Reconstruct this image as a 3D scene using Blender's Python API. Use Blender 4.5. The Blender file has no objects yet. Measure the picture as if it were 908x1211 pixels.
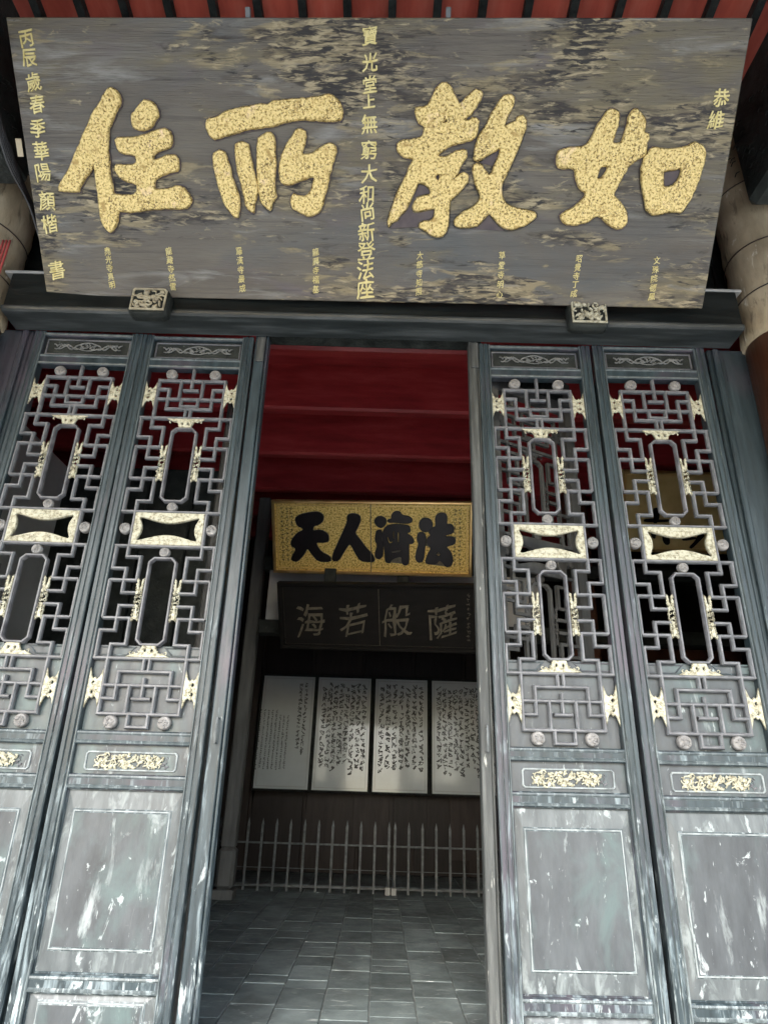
import bpy, bmesh, math, random, json
from mathutils import Matrix, Vector
random.seed(7)
S = bpy.context.scene
COL = S.collection
PI = math.pi
# ------------------------------------------------------------------ camera
cam_d = bpy.data.cameras.new('camera')
cam_d.sensor_fit = 'VERTICAL'; cam_d.sensor_height = 24.0
cam_d.lens = 765.0 / 1211.0 * 24.0
cam_d.clip_start = 0.05; cam_d.clip_end = 500
cam = bpy.data.objects.new('camera', cam_d); COL.objects.link(cam)
CA, CB, CC = (0.99955, -0.00823, 0.02888), (-0.02984, -0.38067, 0.92423), (-0.00339, 0.92467, 0.38075)
cam.matrix_world = Matrix(((CA[0], CB[0], -CC[0], 0), (CA[1], CB[1], -CC[1], 0), (CA[2], CB[2], -CC[2], 0), (0, 0, 0, 1)))
S.camera = cam
# ------------------------------------------------------------------ sky and sun (bright overcast)
W = bpy.data.worlds.new('World'); S.world = W; W.use_nodes = True
wn = W.node_tree.nodes; wl = W.node_tree.links
wn.clear()
sky = wn.new('ShaderNodeTexSky'); sky.sky_type = 'NISHITA'; sky.sun_disc = False
SUN_EL, SUN_AZ = math.radians(39), math.radians(193)     # azimuth clockwise from +Y
sky.sun_elevation = SUN_EL; sky.sun_rotation = SUN_AZ
sky.dust_density = 2.0; sky.air_density = 1.2
bg = wn.new('ShaderNodeBackground'); bg.inputs[1].default_value = 0.15
wo = wn.new('ShaderNodeOutputWorld')
wl.new(sky.outputs[0], bg.inputs[0]); wl.new(bg.outputs[0], wo.inputs[0])
sd = bpy.data.lights.new('sun', 'SUN'); sd.energy = 1.0; sd.angle = math.radians(35); sd.color = (1, 0.99, 0.97)
so = bpy.data.objects.new('sun', sd); COL.objects.link(so)
dirv = Vector((math.sin(SUN_AZ) * math.cos(SUN_EL), math.cos(SUN_AZ) * math.cos(SUN_EL), math.sin(SUN_EL)))
so.rotation_euler = dirv.to_track_quat('Z', 'Y').to_euler()
S.view_settings.view_transform = 'Standard'; S.view_settings.look = 'None'
S.view_settings.exposure = 2.6; S.view_settings.gamma = 1.0
S.cycles.max_bounces = 8; S.cycles.diffuse_bounces = 5
# ------------------------------------------------------------------ measured data
DATA = {"zhu":[[[-1.2422,0.9586],[-1.2171,0.9398],[-1.2035,0.9153],[-1.2114,0.8834],[-1.2349,0.8619],[-1.2464,0.8368],[-1.2702,0.8006],[-1.2838,0.786],[-1.2876,0.7423],[-1.2984,0.6907],[-1.2928,0.6536],[-1.3011,0.601],[-1.2939,0.5404],[-1.2932,0.4906],[-1.2416,0.4858],[-1.1979,0.4879],[-1.1636,0.4998],[-1.1573,0.5419],[-1.1911,0.5476],[-1.2328,0.5601],[-1.256,0.5826],[-1.2674,0.6089],[-1.2596,0.624],[-1.2251,0.6258],[-1.1828,0.621],[-1.1516,0.6325],[-1.1475,0.6698],[-1.1935,0.6768],[-1.2272,0.6802],[-1.242,0.6985],[-1.2516,0.7389],[-1.2193,0.7465],[-1.1861,0.7416],[-1.1392,0.7449],[-1.1087,0.7547],[-1.0654,0.7659],[-1.0303,0.7807],[-0.9962,0.7867],[-0.9723,0.7739],[-0.9683,0.7449],[-0.971,0.7156],[-0.9956,0.7044],[-1.0305,0.693],[-1.0673,0.6816],[-1.0748,0.6407],[-1.0345,0.6523],[-0.9991,0.6675],[-0.9647,0.6737],[-0.945,0.6568],[-0.9434,0.6271],[-0.9497,0.6046],[-0.9888,0.5967],[-1.033,0.5812],[-1.0727,0.5694],[-1.0828,0.5122],[-1.0306,0.5167],[-0.9782,0.5249],[-0.9558,0.535],[-0.9263,0.5293],[-0.9074,0.499],[-0.8881,0.4723],[-0.9172,0.4333],[-0.978,0.4325],[-1.0388,0.4318],[-1.1087,0.4285],[-1.1619,0.4201],[-1.215,0.4139],[-1.2496,0.4174],[-1.2772,0.4209],[-1.2788,0.3935],[-1.2919,0.3578],[-1.308,0.3338],[-1.33,0.3135],[-1.3518,0.3371],[-1.3655,0.3687],[-1.3699,0.4158],[-1.3644,0.4781],[-1.3698,0.5166],[-1.3664,0.5625],[-1.3701,0.6003],[-1.3684,0.6454],[-1.396,0.6],[-1.4261,0.5694],[-1.4526,0.5348],[-1.4684,0.5155],[-1.4656,0.504],[-1.5094,0.5035],[-1.5699,0.5082],[-1.5622,0.5298],[-1.5303,0.5683],[-1.4933,0.6142],[-1.4706,0.6519],[-1.4427,0.6968],[-1.4152,0.7412],[-1.3879,0.7852],[-1.3618,0.8216],[-1.3478,0.8504],[-1.3113,0.8863],[-1.2858,0.9219],[-1.2619,0.9466]],[[-1.0757,0.9075],[-1.0477,0.8985],[-1.026,0.8668],[-1.0259,0.8418],[-1.0477,0.8166],[-1.0645,0.7913],[-1.1058,0.7816],[-1.1472,0.787],[-1.1578,0.805],[-1.1571,0.8481],[-1.1354,0.8554],[-1.1205,0.8768],[-1.1016,0.8982]]],"suo":[[[-0.7907,0.8256],[-0.7404,0.8345],[-0.6809,0.8619],[-0.6225,0.875],[-0.573,0.8802],[-0.5152,0.8911],[-0.4786,0.8878],[-0.4574,0.9089],[-0.425,0.9056],[-0.3679,0.9116],[-0.3029,0.9168],[-0.2543,0.9192],[-0.2219,0.9242],[-0.1935,0.9362],[-0.1695,0.9245],[-0.1373,0.9003],[-0.1269,0.8724],[-0.132,0.8301],[-0.1458,0.8336],[-0.1703,0.8242],[-0.2232,0.8281],[-0.2884,0.8326],[-0.3375,0.8323],[-0.3868,0.8248],[-0.4448,0.8102],[-0.5029,0.799],[-0.5693,0.7913],[-0.6364,0.7765],[-0.6869,0.7652],[-0.7295,0.7504],[-0.7549,0.7451],[-0.7788,0.7609],[-0.7892,0.7897]],[[-0.7636,0.6807],[-0.7332,0.6957],[-0.7087,0.6849],[-0.6982,0.6518],[-0.6874,0.6222],[-0.6817,0.5773],[-0.6631,0.5323],[-0.6487,0.4867],[-0.6509,0.4483],[-0.6602,0.3899],[-0.6876,0.4091],[-0.7154,0.4475],[-0.7376,0.5009],[-0.7506,0.5615],[-0.7635,0.6214],[-0.7677,0.6585]],[[-0.652,0.722],[-0.6181,0.7317],[-0.5894,0.7225],[-0.587,0.6896],[-0.577,0.6381],[-0.5669,0.5861],[-0.5525,0.5335],[-0.5586,0.4954],[-0.5758,0.4569],[-0.5779,0.4144],[-0.6085,0.4372],[-0.6187,0.4871],[-0.6308,0.5478],[-0.6465,0.6002],[-0.6531,0.6596]],[[-0.5383,0.7483],[-0.5043,0.7667],[-0.4793,0.7719],[-0.4575,0.7562],[-0.4614,0.6981],[-0.4589,0.654],[-0.4629,0.5946],[-0.4714,0.5495],[-0.4646,0.5042],[-0.4584,0.489],[-0.4828,0.4734],[-0.4934,0.4232],[-0.518,0.4499],[-0.5381,0.4766],[-0.5444,0.526],[-0.5472,0.5937],[-0.5462,0.668],[-0.5416,0.712]],[[-0.3401,0.7945],[-0.306,0.779],[-0.3068,0.743],[-0.3241,0.7066],[-0.3291,0.6736],[-0.2916,0.6777],[-0.2498,0.6963],[-0.2164,0.722],[-0.1834,0.7281],[-0.1571,0.7153],[-0.1631,0.6788],[-0.1801,0.6346],[-0.193,0.59],[-0.2061,0.5374],[-0.2192,0.4994],[-0.2326,0.4458],[-0.25,0.4225],[-0.28,0.4082],[-0.3057,0.4063],[-0.3394,0.4252],[-0.3774,0.4402],[-0.3851,0.4669],[-0.3798,0.5051],[-0.3545,0.4978],[-0.3039,0.4908],[-0.2779,0.5215],[-0.2671,0.5593],[-0.2598,0.593],[-0.3104,0.5775],[-0.3614,0.5583],[-0.4039,0.5465],[-0.4289,0.556],[-0.4379,0.5874],[-0.4349,0.6247],[-0.4159,0.6912],[-0.3811,0.7424]]],"jiao":[[[0.34,0.9861],[0.3838,0.977],[0.3919,0.9482],[0.4115,0.9265],[0.4261,0.8902],[0.4539,0.9159],[0.4816,0.9414],[0.5054,0.9596],[0.5311,0.9489],[0.5323,0.9308],[0.5134,0.9016],[0.4985,0.8723],[0.4744,0.8537],[0.4503,0.8351],[0.4634,0.8263],[0.5128,0.8452],[0.5266,0.8282],[0.5201,0.7985],[0.516,0.7573],[0.4725,0.7456],[0.422,0.7339],[0.3799,0.7221],[0.3467,0.699],[0.3263,0.6743],[0.3738,0.6725],[0.424,0.6982],[0.4576,0.7091],[0.48,0.6926],[0.4644,0.6656],[0.4449,0.6308],[0.4255,0.5918],[0.4135,0.5721],[0.4385,0.5919],[0.4677,0.6093],[0.4901,0.5963],[0.4875,0.569],[0.4589,0.5372],[0.4258,0.5052],[0.3988,0.485],[0.4036,0.4249],[0.4021,0.368],[0.3904,0.335],[0.3557,0.3139],[0.3148,0.3298],[0.2917,0.3501],[0.26,0.3619],[0.2637,0.3824],[0.308,0.3871],[0.3339,0.4037],[0.3422,0.4563],[0.2967,0.4461],[0.2353,0.4324],[0.2239,0.4548],[0.242,0.4951],[0.2856,0.5035],[0.3163,0.5055],[0.3106,0.5356],[0.2879,0.5574],[0.257,0.5641],[0.2439,0.5663],[0.2277,0.5267],[0.1989,0.4625],[0.1777,0.43],[0.1515,0.4135],[0.1519,0.3972],[0.1254,0.3887],[0.1053,0.3639],[0.1072,0.4047],[0.1282,0.4616],[0.1447,0.5098],[0.1781,0.5735],[0.2026,0.6284],[0.2315,0.6711],[0.1752,0.6745],[0.1443,0.6972],[0.1375,0.7276],[0.1647,0.7431],[0.216,0.7473],[0.2627,0.759],[0.2739,0.8004],[0.2649,0.8152],[0.2392,0.8203],[0.2201,0.8816],[0.2832,0.8871],[0.2985,0.9223],[0.3177,0.9622]],[[0.3477,0.824],[0.3738,0.8435],[0.3804,0.8294],[0.3626,0.813]],[[0.4486,0.8047],[0.4641,0.8144],[0.469,0.8041],[0.455,0.798]],[[0.3149,0.5984],[0.3613,0.6098],[0.3478,0.5628],[0.3351,0.5752]],[[0.6374,0.9372],[0.686,0.9317],[0.6807,0.8954],[0.659,0.855],[0.6449,0.8217],[0.645,0.7994],[0.6743,0.8219],[0.7036,0.8221],[0.7059,0.8443],[0.7304,0.8518],[0.7467,0.8372],[0.7475,0.8002],[0.7305,0.7552],[0.7139,0.7023],[0.6928,0.6486],[0.6708,0.6021],[0.6524,0.563],[0.6523,0.5079],[0.6815,0.4685],[0.7354,0.4493],[0.7884,0.4419],[0.8281,0.4368],[0.8328,0.4144],[0.7935,0.3856],[0.7426,0.3646],[0.6992,0.3575],[0.6625,0.3757],[0.6246,0.4116],[0.6033,0.4395],[0.5807,0.411],[0.5479,0.3741],[0.4865,0.3651],[0.442,0.3685],[0.4338,0.3888],[0.4567,0.4215],[0.4995,0.4422],[0.5418,0.4668],[0.5615,0.4989],[0.5464,0.5304],[0.5216,0.5772],[0.5121,0.6315],[0.5214,0.647],[0.5517,0.6434],[0.5756,0.6089],[0.596,0.5897],[0.6089,0.6247],[0.6306,0.6787],[0.6458,0.7244],[0.5948,0.7012],[0.5622,0.6781],[0.5293,0.6586],[0.5111,0.6737],[0.518,0.7005],[0.5235,0.746],[0.5383,0.7799],[0.5697,0.8137],[0.5834,0.8582],[0.6135,0.9022]]],"ru":[[[1.1387,0.8855],[1.1779,0.8697],[1.1819,0.8406],[1.1713,0.7963],[1.1638,0.7592],[1.1626,0.7368],[1.2085,0.7371],[1.222,0.7893],[1.2262,0.8482],[1.2385,0.8774],[1.2577,0.8862],[1.2863,0.8595],[1.3087,0.8305],[1.2976,0.7825],[1.3271,0.7791],[1.3269,0.7531],[1.3184,0.7381],[1.3312,0.6969],[1.2922,0.6777],[1.2535,0.6545],[1.2347,0.6084],[1.2146,0.5696],[1.1921,0.5147],[1.2444,0.476],[1.2714,0.4366],[1.2813,0.3968],[1.2593,0.3682],[1.2149,0.3757],[1.1669,0.4113],[1.1336,0.4348],[1.0944,0.4022],[1.0398,0.3854],[0.9741,0.3885],[0.9481,0.4284],[0.9979,0.449],[1.0374,0.4813],[1.0604,0.5053],[1.0709,0.5251],[1.0291,0.552],[1.0067,0.5983],[1.0065,0.6368],[0.96,0.6348],[0.9216,0.636],[0.9074,0.6664],[0.9144,0.7045],[0.9507,0.7199],[1.0011,0.7203],[1.0464,0.7283],[1.0702,0.7733],[1.0896,0.8179],[1.1166,0.8657]],[[1.1161,0.6417],[1.1531,0.6497],[1.1625,0.6422],[1.1426,0.5998],[1.1213,0.5802],[1.1031,0.5901],[1.111,0.6148]],[[1.3516,0.7271],[1.3866,0.7162],[1.4447,0.7167],[1.5015,0.7247],[1.5511,0.749],[1.599,0.7256],[1.6046,0.6806],[1.5959,0.6122],[1.5815,0.5504],[1.5613,0.4956],[1.536,0.4441],[1.4957,0.4554],[1.455,0.443],[1.4006,0.4343],[1.3677,0.4538],[1.3509,0.5088],[1.3301,0.5631],[1.3173,0.6323],[1.3245,0.6855],[1.3462,0.7083]],[[1.417,0.6295],[1.4743,0.6377],[1.5113,0.6418],[1.508,0.6113],[1.4934,0.5727],[1.4544,0.5529],[1.4291,0.5526]]],"tian":[[[-0.7306,0.5415],[-0.6837,0.5762],[-0.5802,0.6002],[-0.5003,0.6068],[-0.4555,0.5735],[-0.4623,0.5225],[-0.5029,0.4878],[-0.5546,0.4757],[-0.5674,0.4185],[-0.4813,0.4312],[-0.4137,0.3924],[-0.4092,0.3297],[-0.4495,0.3153],[-0.5354,0.316],[-0.5304,0.2817],[-0.486,0.2135],[-0.3952,0.1693],[-0.396,0.1254],[-0.5109,0.1264],[-0.567,0.1888],[-0.6171,0.2628],[-0.6594,0.1869],[-0.7249,0.1183],[-0.7745,0.1324],[-0.7702,0.1615],[-0.7215,0.2435],[-0.7783,0.2828],[-0.7713,0.3233],[-0.7115,0.399],[-0.6533,0.4228],[-0.6526,0.4514],[-0.7094,0.4734]]],"ren":[[[-0.2178,0.5822],[-0.1614,0.5942],[-0.1055,0.578],[-0.1005,0.5275],[-0.1294,0.4594],[-0.1582,0.408],[-0.1083,0.3464],[-0.0527,0.2677],[0.012,0.2005],[0.0363,0.1439],[0.0023,0.1317],[-0.0994,0.141],[-0.1439,0.2088],[-0.1825,0.2881],[-0.2082,0.3105],[-0.2687,0.2178],[-0.3157,0.1363],[-0.3729,0.1351],[-0.3661,0.1929],[-0.3127,0.3086],[-0.2539,0.4348],[-0.2188,0.5146]]],"ji":[[[0.0325,0.5294],[0.0619,0.5706],[0.1083,0.577],[0.1543,0.5485],[0.1483,0.496],[0.1075,0.4603],[0.0612,0.4772]],[[0.055,0.4361],[0.1074,0.4486],[0.1126,0.3548],[0.1239,0.3079],[0.1174,0.1895],[0.0821,0.1555],[0.0412,0.176],[0.0416,0.2235],[0.0656,0.295],[0.0391,0.3417],[0.0489,0.4007]],[[0.2007,0.5898],[0.2296,0.625],[0.2813,0.6256],[0.3019,0.5853],[0.3615,0.5803],[0.3993,0.5519],[0.3902,0.5169],[0.3271,0.5079],[0.2235,0.5181],[0.1715,0.5138],[0.1601,0.5428],[0.2005,0.5492]],[[0.154,0.4844],[0.2234,0.5029],[0.3156,0.4984],[0.373,0.4876],[0.3845,0.4296],[0.3385,0.4172],[0.396,0.3831],[0.4191,0.3367],[0.3961,0.3128],[0.3672,0.3182],[0.3672,0.2418],[0.3672,0.1237],[0.3324,0.0992],[0.2976,0.1221],[0.2977,0.1932],[0.2222,0.1679],[0.1929,0.1436],[0.187,0.1197],[0.1404,0.1306],[0.1349,0.1898],[0.1298,0.308],[0.1068,0.3547],[0.1189,0.4371]],[[0.165,0.3851],[0.1856,0.3267],[0.2112,0.3389],[0.2088,0.3212],[0.1763,0.3088],[0.1557,0.379]],[[0.2151,0.4386],[0.2266,0.4388],[0.2263,0.3568],[0.2148,0.3566]],[[0.2578,0.4276],[0.2716,0.4278],[0.2714,0.3223],[0.2575,0.3221]],[[0.1969,0.2384],[0.2944,0.258],[0.2897,0.2344],[0.2014,0.2172]]],"fa":[[[0.4703,0.5239],[0.4987,0.559],[0.5557,0.554],[0.5843,0.5139],[0.5789,0.4675],[0.5334,0.432],[0.4877,0.4429],[0.467,0.4832]],[[0.4591,0.4191],[0.5083,0.4199],[0.5246,0.3619],[0.5111,0.2798],[0.5,0.1502],[0.454,0.1374],[0.4308,0.1723],[0.4422,0.2432],[0.4651,0.3141],[0.4443,0.3605]],[[0.6181,0.5721],[0.6462,0.607],[0.7028,0.6077],[0.72,0.5735],[0.715,0.4985],[0.7602,0.5049],[0.7854,0.4707],[0.778,0.4243],[0.7045,0.4057],[0.7047,0.3825],[0.7841,0.3838],[0.8014,0.3551],[0.7904,0.32],[0.7281,0.3014],[0.7169,0.2837],[0.7628,0.2378],[0.7806,0.1679],[0.7641,0.1088],[0.7185,0.0984],[0.6838,0.1424],[0.6607,0.1654],[0.6266,0.1293],[0.5577,0.1219],[0.5231,0.1389],[0.5458,0.21],[0.5799,0.2752],[0.5454,0.3156],[0.536,0.3621],[0.5793,0.3978],[0.5563,0.4323],[0.5903,0.4677],[0.6244,0.4798]],[[0.6146,0.2114],[0.6487,0.2532],[0.6718,0.2126],[0.6491,0.1945]]],"colophon":[["丙",-1.6343,1.1601,0.0747],["辰",-1.6349,1.0812,0.076],["歲",-1.6298,0.983,0.0776],["春",-1.6269,0.8891,0.0792],["季",-1.6405,0.7866,0.0809],["華",-1.6401,0.6868,0.0826],["陽",-1.6446,0.5897,0.0843],["顏",-1.6452,0.4587,0.0866],["楷",-1.6484,0.3519,0.0885],["書",-1.6448,0.1281,0.0926]],"dedication":[["寶",0.0017,1.1746,0.0761],["光",0.0029,1.0694,0.0778],["堂",0.0038,0.9802,0.0794],["上",0.0012,0.9118,0.0805],["無",0.0033,0.8154,0.0822],["窮",0.0022,0.7057,0.0842],["大",0.0032,0.6018,0.086],["和",-0.0077,0.5084,0.0877],["尚",-0.0022,0.4307,0.0891],["新",-0.0061,0.3373,0.0908],["登",-0.0065,0.2477,0.0925],["法",-0.0118,0.1565,0.0941],["座",-0.0111,0.0636,0.096]],"honour":[["恭",1.6404,0.9339,0.0749],["維",1.6338,0.8444,0.0763]],"n0":[["堯",-1.3612,0.2253,0.037],["光",-1.3601,0.1841,0.0373],["寺",-1.3591,0.1426,0.0376],["真",-1.3581,0.1007,0.038],["明",-1.357,0.0585,0.0382]],"n1":[["龍",-1.035,0.2304,0.0368],["藏",-1.0334,0.1873,0.0371],["寺",-1.0319,0.144,0.0374],["然",-1.0303,0.1002,0.0377],["雷",-1.0287,0.056,0.038]],"n2":[["羅",-0.6654,0.2362,0.0366],["漢",-0.6635,0.1913,0.0369],["寺",-0.6616,0.1461,0.0373],["最",-0.6597,0.1004,0.0376],["成",-0.6578,0.0544,0.0379]],"n3":[["龍",-0.2671,0.2384,0.0364],["興",-0.2678,0.1937,0.0367],["寺",-0.2686,0.1487,0.037],["福",-0.2694,0.1032,0.0373],["基",-0.2702,0.0573,0.0377]],"n4":[["大",0.2678,0.2307,0.0362],["慈",0.2677,0.1873,0.0365],["寺",0.2677,0.1435,0.0368],["知",0.2676,0.0993,0.0371],["照",0.2676,0.0547,0.0374]],"n5":[["草",0.6838,0.2374,0.0359],["堂",0.6842,0.1912,0.0363],["寺",0.6846,0.1446,0.0366],["明",0.685,0.0976,0.0369],["心",0.6854,0.0501,0.0373]],"n6":[["昭",1.0691,0.2276,0.0358],["覺",1.0676,0.1865,0.0361],["寺",1.066,0.1451,0.0364],["丁",1.0644,0.1034,0.0367],["成",1.0628,0.0613,0.0371]],"n7":[["文",1.4563,0.2259,0.0356],["殊",1.4567,0.1831,0.0359],["院",1.457,0.1399,0.0363],["德",1.4574,0.0963,0.0366],["風",1.4578,0.0523,0.0369]],"dchars":[["海",-0.6241,0.2805,0.3026],["若",-0.2217,0.2945,0.2996],["般",0.1834,0.2976,0.2968],["薩",0.5989,0.293,0.294]]}
BIG = ([-0.1322, 2.72, 2.3101], [[0.99915, 0.04016, -0.00899], [-0.03592, 0.74434, -0.66684], [-0.02009, 0.66659, 0.74515]], 3.4455, 1.2468)
GOLD = ([-0.1273, 6.0, 1.8122], [[0.9934, 0.10919, -0.03504], [-0.11146, 0.84741, -0.51911], [-0.02699, 0.51959, 0.85399]], 1.9244, 0.7201)
DARK = ([-0.0382, 6.0, 1.0858], [[0.99057, 0.12616, -0.05336], [-0.13535, 0.84152, -0.523], [-0.02108, 0.52529, 0.85066]], 1.8466, 0.6415)
SECOND = [[[-0.5678, 0.1739], [-0.5237, 0.1817], [-0.4949, 0.1375], [-0.491, 0.0859], [-0.5221, 0.0746], [-0.5566, 0.1098]], [[-0.374, 0.1411], [-0.2483, 0.1643], [-0.2214, 0.1457], [-0.3598, 0.1222]], [[-0.2128, 0.1975], [-0.1482, 0.1866], [-0.2066, 0.1204], [-0.271, 0.0474], [-0.2975, 0.0595], [-0.2448, 0.1192]], [[-0.6841, 0.1962], [-0.6323, 0.1849], [-0.6349, 0.1332], [-0.6651, 0.1452]], [[-0.6817, 0.4271], [-0.6256, 0.4416], [-0.6073, 0.3654], [-0.6271, 0.2879], [-0.6652, 0.2867], [-0.6644, 0.3637]], [[-0.7568, 0.3225], [-0.6811, 0.3311], [-0.5914, 0.321], [-0.503, 0.3301], [-0.5011, 0.3045], [-0.7548, 0.2943]]]
# ------------------------------------------------------------------ materials
def material(name, cols, scale=(1, 1, 1), nscale=4.0, detail=8, rough=0.6, metal=0.0, bump=0.2, bdist=0.004,
             coords='world', patches=(), spread=(0.3, 0.7), rrange=None, vary=0.0, distort=0.0, spec=0.5, coat=0.0, bscale=None):
    """cols: two or more colours along a noise ramp; patches: (colour, mapping scale, noise scale, lo, hi, zfade)"""
    m = bpy.data.materials.new(name); m.use_nodes = True
    nt = m.node_tree; n = nt.nodes; l = nt.links; n.clear()
    out = n.new('ShaderNodeOutputMaterial'); b = n.new('ShaderNodeBsdfPrincipled'); l.new(b.outputs[0], out.inputs[0])
    if coords == 'world':
        src = n.new('ShaderNodeNewGeometry').outputs['Position']
    else:
        src = n.new('ShaderNodeTexCoord').outputs['Object']
    def noise(sc, ns, det=detail, dist=distort, off=(0, 0, 0), rgh=0.6):
        mp = n.new('ShaderNodeMapping'); mp.inputs['Scale'].default_value = sc; mp.inputs['Location'].default_value = off
        l.new(src, mp.inputs[0])
        t = n.new('ShaderNodeTexNoise'); t.inputs['Scale'].default_value = ns; t.inputs['Detail'].default_value = det
        t.inputs['Distortion'].default_value = dist; t.inputs['Roughness'].default_value = rgh
        l.new(mp.outputs[0], t.inputs['Vector']); return t.outputs[0]
    f0 = noise(scale, nscale)
    r = n.new('ShaderNodeValToRGB'); l.new(f0, r.inputs[0])
    e = r.color_ramp.elements
    while len(e) < len(cols): e.new(0.5)
    for i, c in enumerate(cols):
        e[i].position = spread[0] + (spread[1] - spread[0]) * i / (len(cols) - 1); e[i].color = (*c, 1)
    color = r.outputs[0]
    for k, (pc, psc, pns, lo, hi, zf) in enumerate(patches):
        f = noise(psc, pns, 10, 0.6, (3.1 * k + 1, 2.2 * k, 5.3 * k), 0.62)
        if zf and zf[0] == 'mask':      # gather the flaking in large weathered areas
            g_ = noise(zf[1], zf[2], 3, .8, (4.7, 1.3, 2.9))
            mm_ = n.new('ShaderNodeMath'); mm_.operation = 'MULTIPLY_ADD'; l.new(g_, mm_.inputs[0]); mm_.inputs[1].default_value = zf[3]; mm_.inputs[2].default_value = -zf[3] * .5
            ad = n.new('ShaderNodeMath'); ad.operation = 'ADD'; l.new(f, ad.inputs[0]); l.new(mm_.outputs[0], ad.inputs[1]); f = ad.outputs[0]
        elif zf:
            sx = n.new('ShaderNodeSeparateXYZ'); l.new(src, sx.inputs[0])
            mz = n.new('ShaderNodeMapRange'); l.new(sx.outputs[2], mz.inputs[0])
            mz.inputs[1].default_value = zf[0]; mz.inputs[2].default_value = zf[1]
            mz.inputs[3].default_value = zf[2]; mz.inputs[4].default_value = zf[3]
            ad = n.new('ShaderNodeMath'); ad.operation = 'ADD'; l.new(f, ad.inputs[0]); l.new(mz.outputs[0], ad.inputs[1]); f = ad.outputs[0]
        mr = n.new('ShaderNodeMapRange'); l.new(f, mr.inputs[0]); mr.inputs[1].default_value = lo; mr.inputs[2].default_value = hi
        mx = n.new('ShaderNodeMixRGB'); l.new(mr.outputs[0], mx.inputs[0]); l.new(color, mx.inputs[1]); mx.inputs[2].default_value = (*pc, 1)
        color = mx.outputs[0]
    if vary:
        oi = n.new('ShaderNodeObjectInfo'); hv = n.new('ShaderNodeHueSaturation')
        mr = n.new('ShaderNodeMapRange'); l.new(oi.outputs['Random'], mr.inputs[0]); mr.inputs[3].default_value = 1 - vary; mr.inputs[4].default_value = 1 + vary
        l.new(mr.outputs[0], hv.inputs['Value']); l.new(color, hv.inputs['Color']); color = hv.outputs[0]
    l.new(color, b.inputs['Base Color'])
    b.inputs['Metallic'].default_value = metal; b.inputs['Roughness'].default_value = rough
    b.inputs['Specular IOR Level'].default_value = spec; b.inputs['Coat Weight'].default_value = coat; b.inputs['Coat Roughness'].default_value = 0.08
    if rrange:
        f = noise((scale[0] * 1.7, scale[1] * 1.7, scale[2] * 1.7), nscale * 1.3)
        mr = n.new('ShaderNodeMapRange'); l.new(f, mr.inputs[0]); mr.inputs[1].default_value = 0.3; mr.inputs[2].default_value = 0.7
        mr.inputs[3].default_value = rrange[0]; mr.inputs[4].default_value = rrange[1]; l.new(mr.outputs[0], b.inputs['Roughness'])
    if bump:
        bs = bscale or (scale, nscale * 3)
        bp = n.new('ShaderNodeBump'); bp.inputs['Strength'].default_value = bump; bp.inputs['Distance'].default_value = bdist
        l.new(noise(bs[0], bs[1], 6), bp.inputs['Height']); l.new(bp.outputs[0], b.inputs['Normal'])
    return m

WHITE = (0.42, 0.47, 0.47)
slate = material('slate_painted_wood', [(0.0115, 0.0185, 0.0215), (0.024, 0.036, 0.042), (0.042, 0.061, 0.070)], (9, 9, 0.9), 3.0, rough=0.35, spec=0.4, rrange=(0.26, 0.46), bump=0.5, bdist=0.003,
                 patches=[((0.06, 0.0496, 0.064), (1, 1, .5), 2.5, .5, .7, None),
                          ((0.17, 0.21, 0.225), (14, 14, 2.2), 2.0, .58, .74, (-1.0, 1.4, .10, -.08)),
                          (WHITE, (11, 11, 3.2), 2.2, .64, .74, (-1.0, 0.9, .085, -.11))])
panel_paint = material('worn_panel_paint', [(0.030, 0.034, 0.038), (0.048, 0.054, 0.059), (0.068, 0.077, 0.083)], (5, 5, 1.6), 2.5, rough=0.4, spec=0.45, rrange=(0.28, 0.5), bump=0.4,
                 patches=[((0.068, 0.096, 0.096), (2, 2, 1), 2.0, .48, .62, None),
                          ((0.288, 0.32, 0.32), (20, 20, 6), 2.2, .64, .70, None),
                          ((0.256, 0.288, 0.288), (5, 5, 1.6), 1.8, .56, .68, (-.95, 0.3, .01, -.05)), (WHITE, (5, 5, 3.0), 2.2, .64, .70, (-.95, 0.3, .035, -.03))])
edge_wear = material('worn_edge_paint', [(0.036, 0.0464, 0.0496), (0.068, 0.084, 0.088), (0.112, 0.132, 0.136)], (9, 9, 1.5), 3.0, spec=0.4, rough=0.4, bump=0.4,
                     patches=[((0.192, 0.224, 0.232), (20, 20, 4.0), 2.0, .55, .68, (-1.0, 1.2, .08, -.06)), (WHITE, (16, 16, 5), 2.2, .62, .74, (-1.0, 0.8, .07, -.09))])
margin_wear = material('worn_margin_paint', [(0.048, 0.0544, 0.0576), (0.076, 0.0864, 0.0896), (0.112, 0.124, 0.128)], (6, 6, 1.5), 3.0, spec=0.4, rough=0.4, bump=0.4,
                     patches=[((0.176, 0.2, 0.2), (9, 9, 3.5), 1.8, .54, .68, (-.95, .3, .03, -.02)), (WHITE, (7, 7, 3.2), 2.3, .60, .70, (-.95, .3, .02, -.02))])
lattice_paint = material('lattice_paint', [(0.05525, 0.05525, 0.0612), (0.1105, 0.1105, 0.119), (0.1785, 0.1785, 0.187)], (1, 1, 1), 18, spec=0.4, rough=0.36, bump=0.3, bdist=0.002)
dark_wood = material('dark_lacquered_wood', [(0.004, 0.005, 0.005), (0.009, 0.011, 0.010), (0.016, 0.019, 0.018)], (0.8, 8, 8), 3.0, spec=0.25, rough=0.4, rrange=(0.28, 0.5), bump=0.35,
                 patches=[((0.08, 0.088, 0.088), (3, 25, 25), 3.0, .68, .74, None)])
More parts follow.
